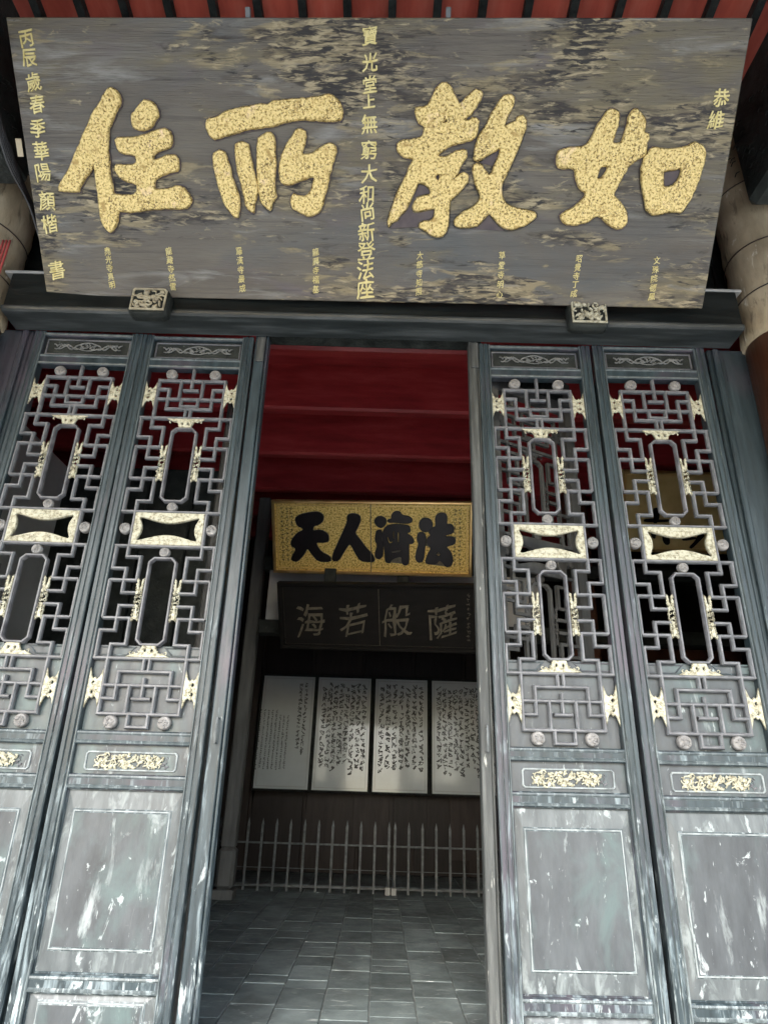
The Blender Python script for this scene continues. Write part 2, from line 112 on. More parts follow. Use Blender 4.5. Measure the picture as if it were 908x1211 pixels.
black_wood = material('black_timber', [(0.008, 0.010, 0.009), (0.02, 0.023, 0.021), (0.035, 0.04, 0.036)], (2, 2, 2), 5.0, spec=0.22, rough=0.55, bump=0.8, bdist=0.01,
                 patches=[((0.07, 0.075, 0.065), (8, 8, 8), 4.0, .64, .72, None)])
red_board = material('red_painted_boards', [(0.30, 0.045, 0.028), (0.42, 0.075, 0.045), (0.48, 0.12, 0.08)], (3, .7, 3), 3.0, rough=0.6, bump=0.25, vary=0.12)
red_in = material('dark_red_lacquer', [(0.26, 0.022, 0.026), (0.40, 0.036, 0.040), (0.50, 0.066, 0.066)], (.6, 3, 3), 3.0, rough=0.42, bump=0.2)
brown_col = material('brown_lacquered_column', [(0.045, 0.018, 0.010), (0.07, 0.026, 0.014), (0.09, 0.036, 0.02)], (2, 2, 1), 3.0, rough=0.35, bump=0.2)
wrap = material('weathered_straw_plaster', [(0.19, 0.15, 0.09), (0.31, 0.255, 0.165), (0.42, 0.36, 0.25)], (2.5, 2.5, 1), 2.4, rough=0.85, bump=0.7, bdist=0.01,
                 patches=[((0.09, 0.07125, 0.045), (9, 9, 1.6), 2.0, .56, .68, None), ((0.52, 0.47, 0.37), (6, 6, 2.2), 3.0, .62, .70, None)])
plaque_wood = material('weathered_plaque_board', [(0.074, 0.064, 0.051), (0.100, 0.088, 0.069), (0.130, 0.115, 0.088)], (0.8, 1, 3.5), 1.7, detail=14, rough=0.55, rrange=(0.38, 0.7), coords='object', bump=0.9, bdist=0.006, distort=0.15,
                 bscale=((1.6, 1, 30), 5),
                 patches=[((0.078, 0.081, 0.077), (.55, 1, 1.5), 1.3, .50, .66, None),
                          ((0.125, 0.105, 0.060), (.6, 1, 2.6), 1.5, .50, .66, ('mask', (.8, 1, 2.2), 1.15, 1.1)),
                          ((0.095, 0.080, 0.080), (.7, 1, 1.8), 1.9, .56, .70, None),
                          ((0.040, 0.036, 0.032), (.5, 1, 22), 1.9, .54, .74, None),
                          ((0.205, 0.168, 0.095), (1.6, 1, 7), 2.2, .56, .66, ('mask', (.8, 1, 2.2), 1.15, 1.1)),
                          ((0.030, 0.024, 0.019), (1.8, 1, 9), 2.4, .56, .70, ('mask', (.8, 1, 2.2), 1.15, 1.1)),
                          ((0.20, 0.195, 0.175), (.9, 1, 6), 1.7, .56, .70, None),
                          ((0.30, 0.25, 0.15), (3.4, 1, 14), 3.0, .59, .71, ('mask', (.8, 1, 2.2), 1.15, 1.1)),
                          ((0.014, 0.012, 0.010), (3.2, 1, 18), 3.4, .60, .70, ('mask', (.8, 1, 2.2), 1.15, 1.1))])
gold_leaf = material('flaking_gold_leaf', [(0.14, 0.09, 0.025), (0.55, 0.40, 0.13), (0.74, 0.58, 0.25)], (1, 1, 1), 88, detail=5, rough=0.42, metal=0.45, coords='object', spread=(0.36, 0.53), bump=1.0, bdist=0.010,
                 bscale=((1, 1, 1), 48),
                 patches=[((0.14, 0.09, 0.03), (1, 1, 1), 95, .57, .62, ('mask', (1, 1, 1), 7, .35)), ((0.40, 0.27, 0.09), (1, 1, 1), 22, .56, .68, None), ((0.80, 0.60, 0.36), (1, 1, 1), 12, .62, .74, None)])
gold_text = material('bright_gold_paint', [(0.46, 0.37, 0.12), (0.62, 0.54, 0.26)], (1, 1, 1), 40, rough=0.4, metal=0.25, coords='object', bump=0.3)
outline_paint = material('dark_lacquer_edge', [(0.05, 0.036, 0.040), (0.085, 0.065, 0.06)], (1, 1, 1), 20, rough=0.6, coords='object', bump=0.2)
gold_carve = material('pale_gilt_carving', [(0.11, 0.095, 0.06), (0.29, 0.27, 0.19), (0.42, 0.405, 0.31)], (1, 1, 1), 70, detail=4, rough=0.5, metal=0.1, bump=0.9, bdist=0.003, spread=(.30, .56), bscale=((1, 1, 1), 90))
gold_plate = material('sparkling_gold_ground', [(0.34, 0.21, 0.035), (0.80, 0.55, 0.15), (0.92, 0.70, 0.26)], (1, 1, 1), 62, detail=4, rough=0.38, metal=0.5, coords='object', spread=(0.38, 0.6), bump=1.0, bdist=0.008, bscale=((1, 1, 1), 55))
gold_dull = material('dull_gold_ground', [(0.62, 0.42, 0.15), (0.80, 0.60, 0.26)], (1, 1, 1), 6, rough=0.5, metal=0.1, coords='object', bump=0.3)
gold_trim = material('gold_moulding', [(0.70, 0.46, 0.17), (0.88, 0.64, 0.30)], (1, 1, 1), 12, rough=0.3, metal=0.8, coords='object', bump=0.1)
black_ink = material('black_lacquer', [(0.006, 0.005, 0.006), (0.014, 0.010, 0.012)], (1, 1, 1), 10, spec=0.3, rough=0.3, coords='object', bump=0.1)
dark_plaque_wood = material('brown_black_plaque', [(0.005, 0.0045, 0.004), (0.012, 0.010, 0.009)], (1, 1, 4), 5, rough=0.6, spec=0.2, coords='object', bump=0.3)
dull_char = material('tarnished_gold_paint', [(0.08, 0.07, 0.05), (0.18, 0.155, 0.11)], (1, 1, 1), 30, rough=0.5, metal=0.2, coords='object', bump=0.3)
silk = material('mounted_silk_paper', [(0.48, 0.52, 0.52), (0.58, 0.62, 0.62)], (1, 1, 1), 2.5, rough=0.6, coords='object', bump=0.05, coat=0.6)
grey_ink = material('faded_ink', [(0.04, 0.042, 0.042), (0.09, 0.092, 0.092)], (1, 1, 1), 10, rough=0.6, coords='object', bump=0)
plaster = material('grey_limewash', [(0.34, 0.34, 0.33), (0.46, 0.46, 0.45)], (1, 1, 1), 2.0, rough=0.8, bump=0.3)
hall_wood = material('dark_hall_timber', [(0.018, 0.012, 0.010), (0.035, 0.024, 0.020)], (6, 6, 1), 2.5, spec=0.3, rough=0.5, bump=0.4, vary=0.35)
post_wood = material('grey_bare_post', [(0.10, 0.10, 0.095), (0.18, 0.18, 0.17)], (8, 8, 1), 2.5, rough=0.6, bump=0.4)
iron = material('grey_painted_iron', [(0.07, 0.075, 0.075), (0.17, 0.18, 0.18)], (1, 1, 1), 20, spec=0.4, rough=0.5, metal=0.3, bump=0.2)
brick_m = material('grey_floor_brick', [(0.12, 0.148, 0.147), (0.205, 0.245, 0.242), (0.28, 0.328, 0.325)], (1, 1, 1), 5, rough=0.6, rrange=(0.35, 0.7), bump=0.6, bdist=0.004, vary=0.22,
                 patches=[((0.13, 0.15, 0.145), (1, 1, 1), 1.6, .48, .64, None), ((0.50, 0.54, 0.52), (1, 2.5, 1), 9, .60, .70, None)])
mortar = material('pale_mortar', [(0.17, 0.185, 0.178), (0.42, 0.45, 0.44)], (1, 1, 1), 8, rough=0.9, bump=0.5)
stone = material('courtyard_stone', [(0.36, 0.36, 0.34), (0.46, 0.46, 0.44)], (1, 1, 1), 1.5, rough=0.85, bump=0.3)
rubber = material('black_rubber', [(0.012, 0.012, 0.012), (0.02, 0.02, 0.02)], rough=0.5, bump=0)
red_rubber = material('red_cable_sheath', [(0.25, 0.03, 0.03), (0.32, 0.06, 0.05)], rough=0.45, bump=0)
steel = material('pale_painted_metal', [(0.28, 0.28, 0.26), (0.38, 0.38, 0.36)], (1, 1, 1), 14, rough=0.45, metal=0.2, bump=0.1)
jamb_wood = material('bleached_jamb_wood', [(0.0198, 0.0216, 0.0198), (0.045, 0.0477, 0.045), (0.09, 0.0945, 0.0882)], (22, 22, 1.6), 2.2, rough=0.6, bump=0.8, bdist=0.004,
                 patches=[((0.306, 0.306, 0.27), (30, 30, 4), 2.0, .64, .70, (-1, 2, .03, -.03))])
chalk_m = material('carved_stone_grey_gilt', [(0.17, 0.1445, 0.102), (0.289, 0.255, 0.17), (0.391, 0.357, 0.255)], (1, 1, 1), 26, rough=0.6, bump=0.6)

# ------------------------------------------------------------------ mesh helpers
class MB:
    def __init__(s): s.v = []; s.f = []
    def add(s, vs, fs):
        o = len(s.v); s.v += [tuple(v) for v in vs]; s.f += [tuple(i + o for i in f) for f in fs]; return s
    def box(s, x0, x1, y0, y1, z0, z1, c=0.0):
        if c <= 0:
            vs = [(x, y, z) for x in (x0, x1) for y in (y0, y1) for z in (z0, z1)]
            return s.add(vs, [(0, 1, 3, 2), (4, 6, 7, 5), (0, 4, 5, 1), (2, 3, 7, 6), (0, 2, 6, 4), (1, 5, 7, 3)])
        bm = bmesh.new(); bmesh.ops.create_cube(bm, size=1)
        for v in bm.verts: v.co = Vector(((x0 + x1) / 2 + v.co.x * (x1 - x0), (y0 + y1) / 2 + v.co.y * (y1 - y0), (z0 + z1) / 2 + v.co.z * (z1 - z0)))
        bmesh.ops.bevel(bm, geom=bm.edges[:], offset=c, segments=1, affect='EDGES')
        bm.verts.index_update(); s.add([v.co[:] for v in bm.verts], [[v.index for v in f.verts] for f in bm.faces]); bm.free(); return s
    def extr(s, prof, axis, a, b):
        """prof: closed 2D loop; axis 'z': (x,y); axis 'x': (y,z)"""
        n = len(prof)
        P = (lambda p, t: (p[0], p[1], t)) if axis == 'z' else ((lambda p, t: (t, p[0], p[1])) if axis == 'x' else (lambda p, t: (p[0], t, p[1])))
        vs = [P(p, a) for p in prof] + [P(p, b) for p in prof]
        fs = [(i, (i + 1) % n, n + (i + 1) % n, n + i) for i in range(n)] + [tuple(range(n))[::-1], tuple(range(n, 2 * n))]
        return s.add(vs, fs)
    def path(s, pts, w, d, y0, closed=False, prof=None):
        """moulded bar swept along a polyline in the XZ plane with mitred corners, front at y0-d, back at y0"""
        h = w / 2
        prof = prof or [(-h, 0), (-h, -d * .6), (-h * .45, -d), (h * .45, -d), (h, -d * .6), (h, 0)]
        n = len(pts); k = len(prof); rings = []
        for i in range(n):
            p = Vector(pts[i])
            dirs = []
            if closed or i > 0: dirs.append((p - Vector(pts[i - 1])).normalized())
            if closed or i < n - 1: dirs.append((Vector(pts[(i + 1) % n]) - p).normalized())
            if len(dirs) == 1: nn = Vector((-dirs[0].y, dirs[0].x)); m = 1
            else:
                n1 = Vector((-dirs[0].y, dirs[0].x)); n2 = Vector((-dirs[1].y, dirs[1].x)); nn = (n1 + n2).normalized(); m = 1 / max(0.35, nn.dot(n1))
            rings.append([(p.x + nn.x * a * m, y0 + b, p.y + nn.y * a * m) for a, b in prof])
        vs = [v for r in rings for v in r]; fs = []
        for i in range(n if closed else n - 1):
            j = (i + 1) % n
            for q in range(k): fs.append((i * k + q, i * k + (q + 1) % k, j * k + (q + 1) % k, j * k + q))
        if not closed: fs += [tuple(range(k))[::-1], tuple((n - 1) * k + q for q in range(k))]
        return s.add(vs, fs)
    def tube(s, pts, r, seg=6):
        rings = []; n = len(pts)
        for i, p in enumerate(pts):
            p = Vector(p); a = Vector(pts[max(0, i - 1)]); b = Vector(pts[min(n - 1, i + 1)]); t = (b - a).normalized()
            u = t.orthogonal().normalized() if i == 0 else (pu - t * pu.dot(t)).normalized(); pu = u; w = t.cross(u)
            rr = r[i] if isinstance(r, (list, tuple)) else r
            rings.append([p + (u * math.cos(2 * PI * k / seg) + w * math.sin(2 * PI * k / seg)) * rr for k in range(seg)])
        vs = [v for q in rings for v in q]; fs = [(i * seg + k, i * seg + (k + 1) % seg, (i + 1) * seg + (k + 1) % seg, (i + 1) * seg + k) for i in range(n - 1) for k in range(seg)]
        fs += [tuple(range(seg))[::-1], tuple((n - 1) * seg + k for k in range(seg))]
        return s.add(vs, fs)
    def blob(s, c, r, seg=8, rings=5, rot=0.0):
        vs = []; fs = []
        for i in range(rings + 1):
            th = PI * i / rings
            for k in range(seg):
                ph = 2 * PI * k / seg; x = r[0] * math.sin(th) * math.cos(ph); z = r[2] * math.sin(th) * math.sin(ph)
                vs.append((c[0] + x * math.cos(rot) - z * math.sin(rot), c[1] + r[1] * math.cos(th), c[2] + x * math.sin(rot) + z * math.cos(rot)))
        for i in range(rings):
            for k in range(seg): fs.append((i * seg + k, i * seg + (k + 1) % seg, (i + 1) * seg + (k + 1) % seg, (i + 1) * seg + k))
        return s.add(vs, fs)
    def disc(s, c, r, d, seg=20):
        """carved round boss, front towards -Y"""
        prof = [(0, -d * .9), (r * .45, -d), (r * .55, -d * .8), (r * .72, -d * .95), (r * .9, -d * .8), (r, -d * .4), (r, 0)]
        vs = [(c[0], c[1] + prof[0][1], c[2])]; fs = []
        for a, b in prof[1:]:
            for k in range(seg): vs.append((c[0] + a * math.cos(2 * PI * k / seg), c[1] + b, c[2] + a * math.sin(2 * PI * k / seg)))
        for k in range(seg): fs.append((0, 1 + k, 1 + (k + 1) % seg))
        for i in range(len(prof) - 2):
            for k in range(seg): a = 1 + i * seg; fs.append((a + k, a + seg + k, a + seg + (k + 1) % seg, a + (k + 1) % seg))
        return s.add(vs, fs)
    def mesh(s, name, mat, smooth=False):
        me = bpy.data.meshes.new(name); me.from_pydata(s.v, [], s.f)
        bm = bmesh.new(); bm.from_mesh(me); bmesh.ops.recalc_face_normals(bm, faces=bm.faces); bm.to_mesh(me); bm.free()
        me.materials.append(mat)
        if smooth:
            for p in me.polygons: p.use_smooth = True
        return me
    def build(s, name, mat, parent=None, smooth=False): return link(name, s.mesh(name, mat, smooth), parent)

def link(name, me, parent=None, loc=None):
    o = bpy.data.objects.new(name, me); COL.objects.link(o)
    if parent: o.parent = parent
    if loc: o.location = loc
    return o
def tag(o, label, cat, group=None, kind=None):
    if label: o['label'] = label
    if cat: o['category'] = cat
    if group: o['group'] = group
    if kind: o['kind'] = kind
    return o
def empty(name, loc=(0, 0, 0), rot=(0, 0, 0)):
    o = bpy.data.objects.new(name, None); COL.objects.link(o); o.location = loc; o.rotation_euler = rot; o.empty_display_size = .1; return o
def struct(o): o['kind'] = 'structure'; return o
def curve_mesh(name, loops, mat, depth, bevel=0.0, offset=0.0):
    """filled outline (holes allowed) given as (x,z); solid standing `depth` proud of y=0 towards -Y"""
    cu = bpy.data.curves.new(name, 'CURVE'); cu.dimensions = '2D'; cu.fill_mode = 'BOTH'
    for L in loops:
        sp = cu.splines.new('POLY'); sp.points.add(len(L) - 1)
        for i, p in enumerate(L): sp.points[i].co = (p[0], p[1], 0, 1)
        sp.use_cyclic_u = True
    cu.extrude = max(0.0005, depth / 2 - bevel); cu.bevel_depth = bevel; cu.bevel_resolution = 0; cu.offset = offset
    o = bpy.data.objects.new(name, cu); COL.objects.link(o)
    dg = bpy.context.evaluated_depsgraph_get(); me = bpy.data.meshes.new_from_object(o.evaluated_get(dg))
    bpy.data.objects.remove(o); bpy.data.curves.remove(cu)
    for v in me.vertices: x, y, z = v.co; v.co = (x, -z - depth / 2, y)
    me.materials.clear(); me.materials.append(mat); me.name = name; return me
def smooth_loop(L, it=1, jag=0.0):
    for _ in range(it):
        M = []
        for i in range(len(L)):
            a, b = L[i], L[(i + 1) % len(L)]
            M += [(a[0] * .78 + b[0] * .22, a[1] * .78 + b[1] * .22), (a[0] * .22 + b[0] * .78, a[1] * .22 + b[1] * .78)]
        L = M
    return [(x + random.uniform(-jag, jag), y + random.uniform(-jag, jag)) for x, y in L]
def ragged(L):
    out = []
    for i in range(len(L)):
        a, b = L[i], L[(i + 1) % len(L)]; d = math.hypot(b[0] - a[0], b[1] - a[1]); n = max(2, int(d / .016))
        for k in range(n): out.append((a[0] + (b[0] - a[0]) * k / n, a[1] + (b[1] - a[1]) * k / n))
    S2 = []
    for i in range(len(out)):
        p, q, r = out[i - 1], out[i], out[(i + 1) % len(out)]
        S2.append(((p[0] + 2 * q[0] + r[0]) / 4 + random.uniform(-.0022, .0022), (p[1] + 2 * q[1] + r[1]) / 4 + random.uniform(-.0022, .0022)))
    return S2
_gc = {}
_fo = bpy.data.objects.new('glyph_source', bpy.data.curves.new('glyph_source', 'FONT')); COL.objects.link(_fo)
_fo.data.resolution_u = 2; _fo.data.extrude = 0.0; _fo.data.size = 1.0
def glyph(ch):
    if ch not in _gc:
        _fo.data.body = ch
        dg = bpy.context.evaluated_depsgraph_get(); dg.update(); me = bpy.data.meshes.new_from_object(_fo.evaluated_get(dg))
        vs = [tuple(v.co) for v in me.vertices]; fs = [tuple(p.vertices) for p in me.polygons]
        x0 = min(v[0] for v in vs); x1 = max(v[0] for v in vs); y0 = min(v[1] for v in vs); y1 = max(v[1] for v in vs)
        s = 1.0
        _gc[ch] = ([((v[0] - (x0 + x1) / 2) * s, (v[1] - (y0 + y1) / 2) * s) for v in vs], fs, x1 - x0, y1 - y0); bpy.data.meshes.remove(me)
    return _gc[ch]
def glyph_solid(mb, ch, cx, cz, h, y, th, wscale=1.0, rot=0.0, thick=0.0, warp=0.0, slant=0.0):
    """add a raised character to an MB, front at y-th"""
    vs, fs, w, hh = glyph(ch); k = h / 0.86
    ph = random.uniform(0, 6); wa = warp
    def brush(x, z): return (x + wa * math.sin(z * 7 + ph) + .4 * wa * math.sin(x * 23 + z * 17 + ph), z + slant * x + wa * math.sin(x * 6 + ph * 2) + .4 * wa * math.sin(z * 21 - x * 13 + ph))
    for dx, dz in ([(0, 0)] if not thick else [(-thick, 0), (thick, 0), (0, thick), (0, -thick)]):
        o = [((x * k * wscale) * math.cos(rot) - z * k * math.sin(rot) + cx + dx, (x * k * wscale) * math.sin(rot) + z * k * math.cos(rot) + cz + dz) for x, z in ((brush(a_, b_)[0], brush(a_, b_)[1]) for a_, b_ in vs)]
        yy = y - th - random.uniform(0, .0006)
        n = len(o); edges = {}
        for f in fs:
            for i in range(len(f)):
                a, b = f[i], f[(i + 1) % len(f)]
                if (b, a) in edges: del edges[(b, a)]
                else: edges[(a, b)] = 1
        V = [(x, yy, z) for x, z in o] + [(x, y, z) for x, z in o]
        mb.add(V, [tuple(f) for f in fs] + [(a, b, b + n, a + n) for a, b in edges])
    return mb

lip_highlight = material('lip_highlight_paint', [(0.014, 0.017, 0.017), (0.030, 0.035, 0.035), (0.075, 0.082, 0.082)], (0.8, 6, 6), 3.0, rough=0.28, spec=0.5, bump=0.3)  # paler tone paints the ground-bounce highlight onto the lintel lip
# ------------------------------------------------------------------ ground and shell of the place
GZ = -1.10
EZ = 2.5  # lower edge of the added sky-blocking board
g = MB(); g.add([(-150, -150, -1.62), (150, -150, -1.62), (150, 150, -1.62), (-150, 150, -1.62)], [(0, 1, 2, 3)])
struct(g.build('courtyard_ground', stone))
g = MB(); g.box(-9, 9, -1.2, 3.3, -1.60, GZ, .01)
for i in range(3): g.box(-2.5, 2.5, -1.2 - .32 * (i + 1), -1.21 - .32 * i, -1.60, GZ - .13 * (i + 1), .01)
struct(g.build('stone_terrace', stone))

# veranda ceiling: red boards between dark rafters
vc = struct(empty('veranda_ceiling', (0, 0, 4.0)))
RX = [-2.304 + .2505 * i for i in range(-6, 25)]
SL = -.12
bmesh_b = None
for i, x in enumerate(RX):
    if bmesh_b is None:
        def slab(x0, x1, z0, z1):
            m = MB(); ys = (-.55, 2.98)
            vs = [(xx, yy, zz + (yy - 2.3) * SL) for xx in (x0, x1) for yy in ys for zz in (z0, z1)]
            m.add(vs, [(0, 1, 3, 2), (4, 6, 7, 5), (0, 4, 5, 1), (2, 3, 7, 6), (0, 2, 6, 4), (1, 5, 7, 3)]); return m
        bmesh_r = slab(-.022, .022, -.06, .0).mesh('rafter', black_wood); bmesh_b = slab(-.124, .124, .002, .03).mesh('ceiling_board', red_board)
    link('rafter', bmesh_r, vc, (x, 0, 0))
    link('ceiling_board', bmesh_b, vc, (x + .1253, 0, 0))
roof = MB()
for x0, x1, y0, y1, z0, z1 in [(-9, 9, -1.0, 3.0, 4.40, 4.48), (-9, 9, 3.0, 9.4, 4.41, 4.5)]: roof.box(x0, x1, y0, y1, z0, z1)
struct(roof.build('roof_deck', black_wood))
fb = MB(); fb.box(-9, 9, -.70, -.56, EZ, 4.39, .01); tag(fb.build('sky_blocker_board', black_wood), 'unseen dark board added at the outer eave to block sky from the doors', 'board')  # unseen board behind the camera, added to keep sky and sun off the door tops

# wall above the lintel and at the sides of the doors
up = struct(empty('upper_wall', (0, 3.04, 2.5)))
for i in range(-16, 17):
    m = MB(); m.box(-.27, .27, -.0, .06, .0, 1.9, .006); link('wall_panel', m.mesh('wall_panel', dark_wood) if i == -16 else up.children[0].data, up, (i * .55, 0, 0))
m = MB(); m.box(-9, 9, -.03, -.002, .95, 1.03, .005).build('wall_rail', dark_wood, up)
for x0, x1 in ((-9, -2.50), (2.32, 9)):
    sw = MB(); sw.box(x0, x1, 2.98, 3.12, GZ, 2.5, .01); struct(sw.build('side_wall', dark_wood))

# lintel beam with rounded lower lip
lb = empty('lintel_beam', (-.06, 2.80, 2.35))
m = MB(); prof = [(.12, .14), (-.02, .14), (-.03, .13), (-.03, -.055), (-.045, -.065), (-.058, -.085), (-.060, -.105), (-.050, -.125), (-.03, -.135), (.12, -.135)]
m.extr([(.12, .14), (-.02, .14), (-.03, .13), (-.03, -.086), (.12, -.086)], 'x', -2.0, 1.91); m.build('beam', dark_wood, lb)
m = MB(); m.extr([(.118, -.0865), (-.034, -.0865), (-.046, -.093), (-.050, -.105), (-.047, -.117), (-.034, -.124), (.118, -.126)], 'x', -1.998, 1.908); m.build('rounded_lip', lip_highlight, lb)
m = MB(); m.box(-2.05, 1.95, -.028, .11, .1405, .157, .003); m.build('top_strip', steel, lb)
tag(lb, 'dark horizontal lintel beam with a pale rounded lower lip above the doors', 'beam')
lb.rotation_euler = (0, math.radians(-.15), 0)

# wide boards between doors and columns
def jamb_board(x0, x1, label):
    t = empty('jamb_board', ((x0 + x1) / 2, 2.95, GZ)); h = (x1 - x0) / 2
    m = MB(); m.box(-h, h, -.005, .05, 0, 3.34, .006); m.build('board', slate, t)
    q = MB(); q.box(-h + .02 if x0 > 0 else h - .05, -h + .05 if x0 > 0 else h - .02, -.03, -.006, .0, 3.33, .006); q.build('moulding', slate, t)
    tag(t, label, 'jamb')
jamb_board(1.738, 2.02, 'broad slate-blue jamb board between the rightmost door leaf and the brown column')
jamb_board(-2.26, -1.972, 'broad dark jamb board between the leftmost door leaf and the left column')

# ------------------------------------------------------------------ door leaves
def half_section(H, A_, B_, C_, Bt, M_, F_, B2, A2, E_):
    """one side of the stepped lattice beside a window, as polylines (x negative side)"""
    return [[(-.178, H), (-.178, A_), (-.112, A_), (-.112, C_), (-.238, C_)],
            [(-.238, H), (-.238, B_), (-.172, B_), (-.172, Bt), (-.098, Bt)],
            [(-.238, C_), (-.238, F_)],
            [(-.098, M_), (-.172, M_), (-.172, B2), (-.238, B2), (-.238, E_)],
            [(-.238, F_), (-.112, F_), (-.112, A2), (-.178, A2), (-.178, E_)]]
def carve_cluster(mb, x0, x1, z0, z1, y, n, r, flat=.5):
    for _ in range(n):
        x = random.uniform(x0, x1); z = random.uniform(z0, z1); k = random.random()
        if k < .55: mb.blob((x, y, z), (r * random.uniform(.6, 1.5), r * flat, r * random.uniform(.3, .8)), 7, 4, random.uniform(0, PI))
        else:
            a0 = random.uniform(0, 2 * PI); R = r * random.uniform(1.0, 2.0); sw = random.uniform(2, 4)
            mb.tube([(x + R * math.cos(a0 + sw * t / 6) * (1 - t / 9), y - r * flat * .5, z + R * .7 * math.sin(a0 + sw * t / 6) * (1 - t / 9)) for t in range(7)], r * .28, 5)
def make_leaf(label):
    t = empty('door_leaf'); P = []
    rnd = [0]
    def yj(): rnd[0] += 1; return (rnd[0] * 7 % 11) * .00035
    prof = [(-.3060, .03), (-.3060, -.020), (-.302, -.027), (-.287, -.027), (-.284, -.019), (-.279, -.019), (-.276, -.027), (-.262, -.027), (-.258, -.018), (-.2545, -.018), (-.2515, -.0255), (-.248, -.0255), (-.245, -.019), (-.245, .03)]
    for e in (1, -1):
        m = MB(); m.extr([(e * x, y) for x, y in prof], 'z', -1.06, 2.25); o = m.build('stile', slate, t)
        o.data.materials.append(edge_wear)
        for p in o.data.polygons:
            if p.index in (1, 3, 5, 7, 9, 10, 11): p.material_index = 1
    def rail(z0, z1):
        pr = [(.028, z0), (-.014, z0), (-.020, z0 + .005), (-.022, z0 + .012), (-.017, z0 + .018), (-.017, z1 - .018), (-.022, z1 - .012), (-.020, z1 - .005), (-.014, z1), (.028, z1)]
        m = MB(); m.extr(pr, 'x', -.2455, .2455); o = m.build('rail', slate, t); o.data.materials.append(edge_wear)
        for p in o.data.polygons:
            if p.index in (2, 3, 5, 6): p.material_index = 1
    for z0, z1 in ((2.225, 2.25), (2.038, 2.105), (.096, .154), (-.083, -.022), (-.80, -.739), (-1.06, -1.0)): rail(z0, z1)
    # carved head panel
    m = MB(); m.box(-.2455, .2455, .004, .02, 2.104, 2.226); hp = m.build('head_panel', black_wood, t)
    m = MB(); m.path([(-.232, 2.118), (.232, 2.118), (.232, 2.213), (-.232, 2.213)], .008, .006, .004, True); m.build('bead', lattice_paint, t)
    m = MB()
    for sx in (-1, 1):
        m.tube([(sx * (.03 + .012 * k), .0, 2.166 + .016 * math.sin(k * .9)) for k in range(14)], .0042, 5)
        m.tube([(sx * (.05 + .012 * k), -.001, 2.164 - .014 * math.sin(k * .8 + .6)) for k in range(11)], .0042, 5)
        for k in range(5):
            xx = .10 + .018 * k
            m.tube([(sx * xx, -.001, 2.166), (sx * (xx + .008), -.002, 2.178 + .004 * (k % 2)), (sx * (xx + .02), -.001, 2.182 - .012 * (k % 2))], .0042, 5)
    m.tube([(-.07 + .01 * k, -.001, 2.170 + .024 * math.sin(PI * k / 14)) for k in range(15)], .004, 5)
    m.tube([(-.07 + .01 * k, -.001, 2.160 - .018 * math.sin(PI * k / 14)) for k in range(15)], .003, 5)
    carve_cluster(m, -.045, .045, 2.148, 2.184, 0.0, 26, .008)
    m.build('carved_scroll', head_relief, hp, True)
    # lattice
    T1, MD, H1, H2, H3, H4, LB = 1.964, 1.848, 1.729, 1.190, 1.010, .468, .225
    LY = .006
    paths = []
    paths += [([(-.178, H1), (-.178, T1), (.178, T1), (.178, H1)], 0), ([(-.2445, H1), (.2445, H1)], 0), ([(-.178, MD), (.178, MD)], 0)]
    for sx in (-1, 1):
        paths += [([(sx * .178, 1.908), (sx * .118, 1.908), (sx * .118, 1.787), (0, 1.787)], 0), ([(sx * .059, T1), (sx * .059, MD)], 0), ([(sx * .013, 1.787), (sx * .013, H1)], 0)]
    paths += [([(-.044, MD), (-.044, 1.803), (.044, 1.803), (.044, MD)], 0), ([(0, 2.036), (0, 1.905)], 0), ([(-.042, 1.903), (.042, 1.903)], 0)]
    for sec in (half_section(H1, 1.672, 1.613, 1.555, 1.491, 1.435, 1.374, 1.313, 1.249, H2), half_section(H3, .954, .895, .837, .776, .712, .653, .595, .531, H4)):
        for L in sec:
            paths.append((L, 0)); paths.append(([(-x, z) for x, z in L], 0))
    for zz in (H2, H3): paths.append(([(-.2445, zz), (.2445, zz)], 0))
    for sx in (-1, 1): paths.append(([(sx * .1765, H2), (sx * .1765, H3)], 0))
    paths += [([(-.2445, H4), (.2445, H4)], 0), ([(-.178, H4), (-.178, LB), (.178, LB), (.178, H4)], 0), ([(-.178, .348), (.178, .348)], 0)]
    for sx in (-1, 1):
        paths += [([(sx * .178, .290), (sx * .118, .290), (sx * .118, .409), (0, .409)], 0), ([(sx * .059, LB), (sx * .059, .348)], 0), ([(sx * .013, .409), (sx * .013, H4)], 0)]
    paths += [([(-.044, LB), (-.044, .170), (.044, .170), (.044, LB)], 0), ([(0, .382), (0, .292)], 0), ([(-.042, .290), (.042, .290)], 0)]
    for L, c in paths:
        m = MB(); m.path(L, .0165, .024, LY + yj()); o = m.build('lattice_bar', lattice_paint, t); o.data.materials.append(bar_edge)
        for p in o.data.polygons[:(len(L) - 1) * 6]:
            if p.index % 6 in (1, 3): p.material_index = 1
    def octo(hw, z0, z1, c): return [(-hw + c, z0), (hw - c, z0), (hw, z0 + c), (hw, z1 - c), (hw - c, z1), (-hw + c, z1), (-hw, z1 - c), (-hw, z0 + c)]
    for z0, z1 in ((1.250, 1.664), (.531, .948)):
        m = MB(); m.path(octo(.063, z0, z1, .022), .0155, .026, LY + .001, True); m.build('window_frame', lattice_paint, t)
    for x, z, r in ((-.118, 2.003, .031), (.118, 2.003, .031), (0, 1.218, .026), (-.212, 1.10, .029), (.212, 1.10, .029), (0, .979, .026), (-.118, .190, .031), (.118, .190, .031)):
        m = MB(); m.disc((x, LY, z), r, .026); carve_cluster(m, x - r * .5, x + r * .5, z - r * .5, z + r * .5, LY - .025, 7, r * .26); m.build('carved_boss', boss_paint, t, True)
